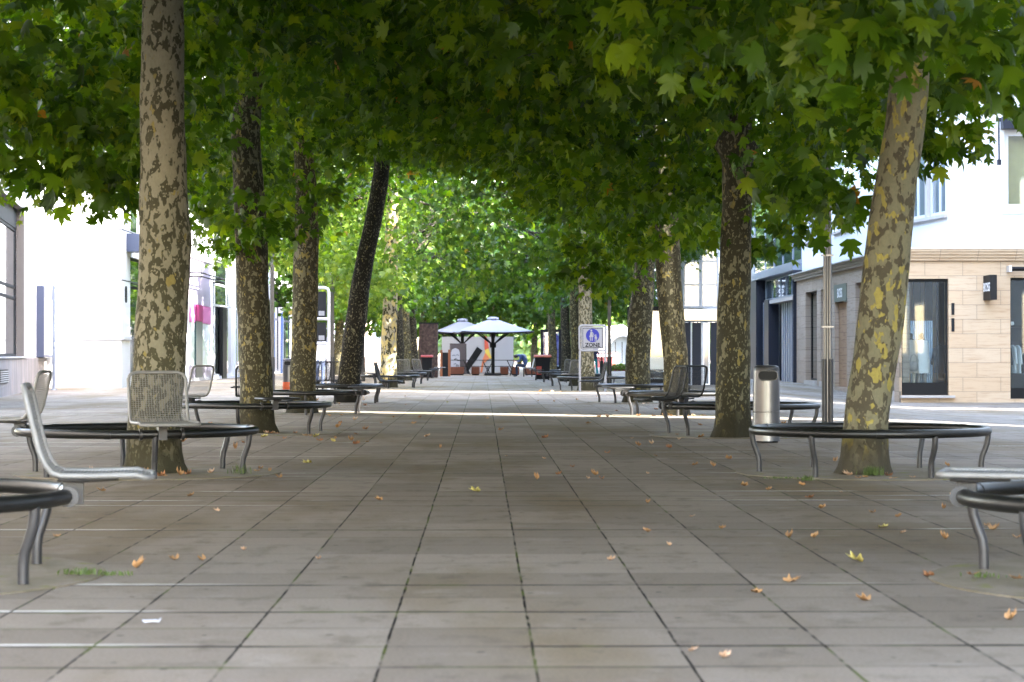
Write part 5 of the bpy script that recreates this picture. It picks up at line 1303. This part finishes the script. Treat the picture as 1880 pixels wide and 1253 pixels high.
sh_ = empty('wall_shelf', local_G(18.6, 3.6, 1.8), 'black shelf carrying the folded white shirt', 'shelf'); m = MB(); m.box(-.9, .9, -.5, .5, 0, .04); m.build('board', M_BLACK, sh_); m = MB(); m.box(-.85, -.8, -.1, .5, -.15, 0); m.box(.8, .85, -.1, .5, -.15, 0); m.build('bracket', M_BLACK, sh_)

# --- right: blue glass shop building
E_ = empty('blue_glass_building', (11.55, 94.2, 0), 'blue-grey glass fronted building right of the second right trunk', 'building', None, R(-90))
def sE(px): return 94.2 - 46200 / (px - VX)
LE = 14.15
part('wall', M_LBLUE, E_, [(0, LE, .5, .8, -.2, 21), (0, LE, .8, 6, 20.8, 21)])
glazing(E_, 0, LE, 4.42, 11.8, .2, 'upper_glazing', M_LBLUE, M_GGLASS, .14, vs=[sE(1396), sE(1412), sE(1428), sE(1446)], hs=[8])
part('light_band', M_LBLUE, E_, [(0, LE, -.15, .45, 4.15, 4.4)])
glazing(E_, sE(1398), LE - .3, 3.25, 4.13, .18, 'transom_glazing', M_LBLUE, M_GGLASS, .07, vs=[sE(1410), sE(1425), sE(1435), sE(1445), sE(1455)])
part('navy_column', M_NAVY, E_, [(sE(1383), sE(1394), -.12, .3, -.1, 4.13)]); part('navy_column', M_NAVY, E_, [(sE(1409), sE(1417), -.12, .3, -.1, 3.24)]); part('navy_column', M_NAVY, E_, [(sE(1463), LE, -.12, .4, -.1, 4.13)])
glazing(E_, sE(1395), sE(1408), .0, 3.2, .15, 'shop_window', M_LBLUE, M_DGLASS, .08, vs=[sE(1402)])
part('door_recess', M_NAVY, E_, [(sE(1417) + .01, sE(1462), .35, .49, -.1, 3.22)])
part('door_lintel', M_STONEG, E_, [(sE(1418), sE(1460), -.1, .3, 3.06, 3.2)])
m = MB(); x = sE(1431)
while x < sE(1450): m.box(x, x + .3, .1, .25, .0, 3.05); x += .62
m.build('pleated_shutter', M_LBLUE, E_)
glazing(E_, sE(1451), sE(1461), .0, 3.05, .12, 'side_light', M_LBLUE, M_DGLASS, .08, hs=[1.0])
# --- right: far row of shops
Fb = empty('far_shop_row', (12.6, 175, 0), 'far bluish white row of shops on the right with navy sign bands', 'building', None, R(-90))
hs2 = [(1 + k * 10, 9 + k * 10, .1, 3.4) for k in range(8)]; hs3 = [(1.5 + k * 5, 4.8 + k * 5, 5.2, 7.6) for k in range(16)]
m = MB(); wall_holes(m, 0, 80.5, -.1, 14, hs2 + hs3, 0, .3); m.box(0, 80.5, 6, 6.3, -.1, 14); m.box(0, 80.5, .3, 6, 13.8, 14); m.build('wall', M_LBLUE, Fb)
for h in hs2: glazing(Fb, h[0], h[1], h[2], h[3], .1, 'shop_window', M_NAVY, M_DGLASS, .14, vs=[h[0] + 2.6, h[0] + 5.2])
for h in hs3: glazing(Fb, h[0], h[1], h[2], h[3], .1, 'upper_window', M_WHITEP, M_PGLASS, .12, vs=[(h[0] + h[1]) / 2])
for h in hs2[::2]: part('sign_band', M_GREYBL, Fb, [(h[0], h[1], -.15, -.001, 3.6, 4.5)])

# --- glass vestibule
K = empty('glass_kiosk', (7.38, 74, ground_z(7.4, 74)), 'pale glass tower with a rounded canopy and black doors left of the second right trunk', 'kiosk')
m = MB()
for x in (-.66, -.34, .02, .62): m.box(x - .02, x + .02, -.62, -.58, 0, 2.13)
for x in (-.66, .62): m.box(x - .02, x + .02, .58, .62, 0, 2.13)
m.build('white_post', M_WHITEP, K)
part('door_panel', M_NAVY, K, [(-.63, -.37, -.6, -.56, .02, 2.12), (-.31, -.01, -.6, -.56, .02, 2.12), (.3, .59, -.6, -.56, .02, 2.12), (-.66, -.62, -.55, .57, .02, 2.12), (.6, .64, -.55, .57, .02, 2.12)])
glazing(K, .05, .28, .02, 2.12, -.6, 'glass_door', M_SILVER, M_PGLASS, .04)
m = MB(); q = rrect(1.5, 1.5, .15); m.prism(q, 'z', 2.14, 2.62); m.build('canopy', M_PGLASS, K, bevel=.05)
for x0_, x1_ in ((-.6, -.02), (.0, .58)): glazing(K, x0_, x1_, 2.63, 5.6, -.5, 'tower_glazing', M_WHITEP, M_PGLASS, .06, hs=[3.4, 4.2, 4.9])
part('tower_back', M_WHITEP, K, [(-.6, .58, .4, .5, 2.63, 5.6), (-.6, .58, -.4, .4, 5.6, 5.66)])
# --- vertical shop sign
S_ = empty('shop_sign', (8.64, 108, 0), 'navy shop sign with sideways white letters between the third and fourth right trunks', 'shop sign')
part('board', M_NAVY, S_, [(-.32, .32, -.06, .06, 3.45, 5.2)]); part('post', M_WHITEP, S_, [(-.28, .28, -.05, .05, -.1, 3.44)])
bo = [o for o in S_.children if o.name.startswith('board')][0]
text_mesh('foot l', .52, 'lettering', M_LETTER, bo, face_mtx((0.03, -.066, 4.2), (0, 0, 1), (-1, 0, 0)), .004)
# --- white arch building and square beyond
H_ = empty('arched_building', (P(1128, 0, 225).x, 225, 0), 'white gabled building with a round arch, far across the square', 'building')
m = MB(); ar = [(1.6 * math.cos(math.pi * k / 12) + .9, 1.7 * math.sin(math.pi * k / 12) + .5 + .9) for k in range(13)]
poly = [(3.4, -.1), (3.4, 2.2), (.9, 4.2), (-3.2, 3.6), (-3.2, -.1), (-.7, -.1)] + ar[::-1] + [(2.5, -.1)]
m.prism(poly, 'y', 0, 1.2); m.build('facade', M_WHITE, H_)
m = MB(); m.tube([(x, -.05, z) for x, z in ar], .14, 6); m.build('arch_moulding', M_LBLUE, H_)
m = MB()
for k in range(5): m.box(-.6 + k * .7, -.52 + k * .7, .5, .58, -.1, 2.4)
m.build('window_bars', M_DGREY, H_); part('back_wall', M_PGLASS, H_, [(-.7, 2.5, .9, 1.0, -.1, 3.0)])
kk = empty('brick_red_stall', (P(1112, 0, 180).x, 180, 0), 'brick red market stall behind the walking person', 'stall')
part('counter', plain('brick_red_paint', (.35, .10, .09), .8), kk, [(-.85, .85, 0, 1.2, -.05, .9)]); part('roof', plain('brick_red_paint', (.35, .10, .09), .8), kk, [(-1, 1, -.2, 1.4, 1.1, 1.25)])
m = MB(); [m.cyl(x, y, .9, 1.1, .04, 8) for x in (-.8, .8) for y in (.05, 1.1)]; m.build('post', M_WHITEP, kk)
bo = empty('bollard', (P(1104.5, 0, 101).x, 101, 0), 'dark grey bollard beside the walking person', 'bollard'); m = MB(); m.lathe([(.085, -.02), (.08, .72), (.07, .75), (.001, .76)], 16); m.build('shaft', M_DGREY, bo); m = MB(); m.lathe([(.001, .762), (.055, .765), (.07, .86), (.04, .95), (.001, .97)], 12); m.build('red_cap', M_RED, bo)
for k, (px, lb) in enumerate([(1135, 'low yellow-green hedge seen under the right chair back'), (1200, 'low yellow-green hedge right of the thick grey trunk')]):
    hp = P(px, 0, 140); root = empty('low_hedge', (hp.x, 140, 0), lb, 'hedge', 'low hedges on the square')
    n = 1500; pos = rng.uniform([-1.1, -.4, .05], [1.1, .4, .42], (n, 3)); V, Fc = leaf_arrays(pos, rng.normal(0, 1, (n, 3)), rng.normal(0, 1, (n, 3)), rng.uniform(.06, .12, n), T_MIN, np.full(n, .3))
    tri_object('foliage', V, Fc, M_FARLEAF, root, rng.uniform(.6, .95, n).repeat(len(T_MIN) + 1)); m = MB(); m.box(-1, 1, -.3, .3, -.02, .12); m.build('soil_bed', M_RUST, root)
# pale pole in front of the left building
pp_ = empty('pale_pole', (P(101, 0, 63).x, 63, 0), 'thin pale blue pole in front of the white wall on the left', 'pole')
m = MB(); m.cyl(0, 0, -.05, 3.0, .045, 12); m.build('shaft', M_LBLUE, pp_); m = MB(); m.lathe([(.001, 3.04), (.05, 3.03), (.055, 2.98), (.05, 2.95)], 12); m.lathe([(.09, -.01), (.09, .03), (.05, .04)], 12); m.build('collar', M_LBLUE, pp_)
# posts on the right square
for px, d, h in ((1157, 150, 3.6), (1173, 155, 4.2)):
    r_ = empty('flag_pole', (P(px, 0, d).x, d, 0), 'thin white pole on the square %s' % ('left of the thick grey trunk' if px < 1160 else 'hidden behind the thick grey trunk'), 'pole')
    m = MB(); m.cyl(0, 0, -.05, h, .04, 8); m.build('shaft', M_WHITEP, r_); m = MB(); m.cyl(0, 0, -.02, .12, .12, 10); m.build('base', M_WHITEP, r_)

# ---------------------------------------------------------------- fallen leaves, scraps and grass tufts
def mat_dry(name, a, b):
    m, nt, bb = newmat(name); n = noise(nt, objco(nt), 25, 3)
    L(nt, mixc(nt, n, a, b), bb.inputs['Base Color']); bb.inputs['Roughness'].default_value = .7; return m
M_DRYO = mat_dry('dry_orange_leaf', (.30, .145, .05), (.46, .27, .12)); M_DRYB = mat_dry('dry_brown_leaf', (.22, .09, .035), (.42, .19, .08)); M_DRYY = mat_dry('dry_yellow_leaf', (.50, .42, .10), (.65, .55, .2)); M_DRYP = mat_dry('dry_pale_leaf', (.5, .3, .17), (.66, .45, .3))
def dry_leaf_mesh(seed, mat):
    r = random.Random(seed); V = []; k = len(T_HI); cur = r.uniform(1.3, 3.2); tw = r.uniform(-.8, .8)
    pts = [(0, .4)] + [tuple(x) for x in T_HI]
    for (u, v) in pts:
        ang_ = u * cur * 1.6; x = math.sin(ang_) / (cur * 1.6); z = (1 - math.cos(ang_)) / (cur * 1.6) + .25 * (v - .4) ** 2 * cur + r.uniform(0, .09)
        V.append((x + tw * v * .15, v - .4, z + abs(tw) * max(0, v - .4) * .4))
    zmin = min(v[2] for v in V); V = [(x, y, z - zmin + .02) for x, y, z in V]
    mb = MB(); mb.add(V, [(0, 1 + j, 1 + (j + 1) % k) for j in range(k)], 0, True)
    o = mb.build('fallen_leaf', mat, fixn=False); md = o.data; bpy.data.objects.remove(o); return md
kinds = {'o': [dry_leaf_mesh(i, M_DRYO) for i in range(4)], 'b': [dry_leaf_mesh(10 + i, M_DRYB) for i in range(3)], 'y': [dry_leaf_mesh(20 + i, M_DRYY) for i in range(2)], 'p': [dry_leaf_mesh(30 + i, M_DRYP) for i in range(2)]}
LB_ = {'o': 'curled orange-brown dry plane leaf lying on the paving', 'b': 'dark brown dry plane leaf lying on the paving', 'y': 'yellow plane leaf lying flat on the paving', 'p': 'small pale tan dry leaf on the paving'}
GR_ = {'o': 'orange-brown fallen leaves', 'b': 'dark brown fallen leaves', 'y': 'yellow fallen leaves', 'p': 'pale tan fallen leaves'}
def fallen(x, y, kd, s):
    me = random.choice(kinds[kd]); o = bpy.data.objects.new('fallen_leaf', me); COL.objects.link(o)
    o.location = (x, y, ground_z(x, y) + .002); o.rotation_euler = (random.uniform(-.15, .15), random.uniform(-.15, .15), random.uniform(0, 6.28)); o.scale = (s, s, s * random.uniform(.8, 1.4))
    tag(o, LB_[kd], 'leaf', GR_[kd])
spots = [(351, 911, 'o'), (322, 1028, 'o'), (373, 1030, 'o'), (586, 1027, 'p'), (253, 1044, 'o'), (567, 851, 'y'), (875, 904, 'y'), (480, 862, 'o'), (474, 866, 'o'), (697, 919, 'o'), (107, 985, 'o'), (55, 1008, 'o'), (68, 983, 'o'), (1188, 925, 'o'), (1190, 978, 'o'), (1230, 1003, 'p'), (1325, 972, 'o'),
         (1450, 1070, 'o'), (1387, 1089, 'o'), (1588, 1105, 'o'), (1855, 1141, 'o'), (1327, 1210, 'p'), (1270, 1197, 'p'), (1449, 989, 'o'), (1495, 989, 'o'), (1604, 943, 'o'), (1650, 951, 'o'), (1622, 970, 'y'), (1658, 980, 'p'), (1737, 992, 'o'), (1734, 936, 'o'), (1826, 975, 'o'), (1812, 968, 'o'), (1575, 1033, 'y'), (1508, 935, 'o'),
         (1485, 915, 'b'), (1365, 893, 'o'), (1410, 901, 'o'), (985, 882, 'o'), (1104, 880, 'b'), (1025, 872, 'b'), (1275, 855, 'o'), (1270, 950, 'p'), (1050, 858, 'b'), (1310, 858, 'o'), (1752, 912, 'o'), (1786, 1058, 'o'), (1870, 1066, 'o'), (1870, 990, 'o'), (450, 1010, 'p'), (495, 866, 'o'), (513, 878, 'o'), (400, 938, 'p'), (325, 832, 'o'), (320, 868, 'o'), (190, 902, 'o'), (1545, 905, 'p'), (1475, 893, 'o'), (1560, 868, 'o'), (1620, 868, 'o'), (1205, 838, 'o'), (1160, 806, 'o'), (1230, 823, 'b'), (1190, 871, 'p'), (1080, 880, 'p'), (1000, 843, 'p'), (930, 838, 'p'), (700, 778, 'b'), (675, 812, 'o'), (616, 806, 'o'), (722, 767, 'o'), (655, 798, 'o'), (1120, 1030, 'p'), (1710, 1060, 'b')]
for px, py, kd in spots:
    d = gz(py); fallen((px - VX) / F * d, d, kd, random.uniform(.055, .09) * (1.25 if kd == 'y' else .6 if kd == 'p' else 1))
for k in range(130):
    d = random.uniform(17, 60) if k % 3 else random.uniform(20, 34)
    sd = random.choice((-1, 1)); x = sd * (random.gauss(3.0, 1.0) if k % 5 else random.uniform(0, 2.5)) + .1
    if k < 34:
        tx, ty = random.choice([(-2.77, 18.6), (3.25, 18.3), (-2.92, 28.2), (3.07, 26.5), (3.2, 36.3)]); a_ = random.uniform(3.6, 5.9); x = tx + .34 * math.cos(a_) * random.uniform(.9, 2.2); d = ty + .34 * math.sin(a_) * random.uniform(.9, 2.2)
    fallen(x, d, random.choices('obyp', (6, 4, .7, 2))[0], random.uniform(.06, .12))
sc_ = MB(); sc_.add([(0, 0, .01), (.045, .01, .014), (.06, .05, .02), (.02, .06, .012), (-.02, .03, .02), (.085, .0, .012), (.095, .02, .03), (.07, .04, .015)], [(0, 1, 2, 3, 4), (1, 5, 6, 7, 2)], 0); d = gz(1146)
o = sc_.build('paper_scrap', plain('white_paper', (.45, .46, .5), .8), loc=((267 - VX) / F * d, d, 0)); tag(o, 'crumpled white paper scrap on the paving at the lower left', 'paper')
o.scale = (.65, .65, .8); so = o.modifiers.new('t', 'SOLIDIFY'); so.thickness = .002
M_GRASS = plain('grass_blade', (.055, .085, .012), .7, 0, .4, 30, 0)
def tuft(label, px, py, n, h, spread):
    d = gz(py); mb = MB()
    for k in range(n):
        x = random.gauss(0, spread); y = random.gauss(0, spread * .5); a = random.uniform(0, 6.28); l = h * random.uniform(.4, 1.1); lean = random.uniform(.1, .9) * l
        dx, dy = math.cos(a), math.sin(a); w_ = .0035
        mb.add([(x - dy * w_, y + dx * w_, 0), (x + dy * w_, y - dx * w_, 0), (x + dx * lean * .4 + dy * w_, y + dy * lean * .4 - dx * w_, l * .7), (x + dx * lean * .4 - dy * w_, y + dy * lean * .4 + dx * w_, l * .7), (x + dx * lean, y + dy * lean, l)], [(0, 1, 2, 3), (3, 2, 4)])
    o = mb.build('grass_tuft', M_GRASS, loc=((px - VX) / F * d, d, .012), fixn=False); tag(o, label, 'grass', 'grass tufts at the tree pits')
tuft('green tuft at the front leg of the empty ring bench', 1482, 886, 40, .05, .03); tuft('flat moss-like tuft left of the empty ring bench leg', 1440, 882, 60, .018, .09)
tuft('leafy green tuft at the foot of the yellow trunk', 1602, 876, 110, .075, .05); tuft('yellow-green tuft by the nearest left ring bench leg', 145, 1058, 60, .03, .05); tuft('small grass tuft right of the nearest left ring bench', 215, 1060, 40, .02, .04)
tuft('dry tuft at the right leg of the bench round the mottled trunk', 440, 872, 30, .09, .04); tuft('small tuft at the leg of the nearest right ring bench', 1805, 1066, 30, .025, .05)

# ---------------------------------------------------------------- unseen blocks added on both sides of the camera to shade the avenue
def side_block(label, poly, h, xf, y0, y1):
    cx = sum(p[0] for p in poly) / len(poly); cy = sum(p[1] for p in poly) / len(poly)
    root = empty('shade_block', (cx, cy, 0), label, 'building')
    m = MB(); m.prism([(x - cx, y - cy) for x, y in poly], 'z', -.5, h); m.build('wall', M_STONEG, root)
    m = MB(); m.prism([((x - cx) * 1.03, (y - cy) * 1.03) for x, y in poly], 'z', h + .001, h + .3); m.build('roof', M_DGREY, root)
    n = int((y1 - y0) / 4); sx = xf - cx
    for k in range(n):
        y = y0 - cy + 1.0 + k * 4
        for z in (1.0, 5.2, 9.4, 13.6):
            if z + 2.4 < h: f = part('window', M_WHITEP, root, [(sx - .04, sx + .04, y, y + 2.2, z, z + 2.4)]); part('pane', M_DGLASS, f, [(sx - .05, sx + .05, y + .12, y + 2.08, z + .12, z + 2.28)])
side_block('added shade block right of the camera, out of the picture', [(20, -25), (32, -25), (32, 18.2), (20, 25.1)], 31, 20, -25, 24)
side_block('added shade block right of the camera, beyond the passage, out of the picture', [(20, 26.3), (32, 19.4), (32, 40.3), (20, 47.2)], 31, 20, 27, 46)  # slanted slot between both added blocks lets the sun strip through
side_block('added shade block across the side street, out of the picture at the right', [(23, 47.5), (35, 47.5), (35, 85), (23, 85)], 19, 23, 48, 84)
side_block('added shade block left of the camera, out of the picture', [(-30, -25), (-18, -25), (-18, 37), (-30, 37)], 16, -18, -25, 36)
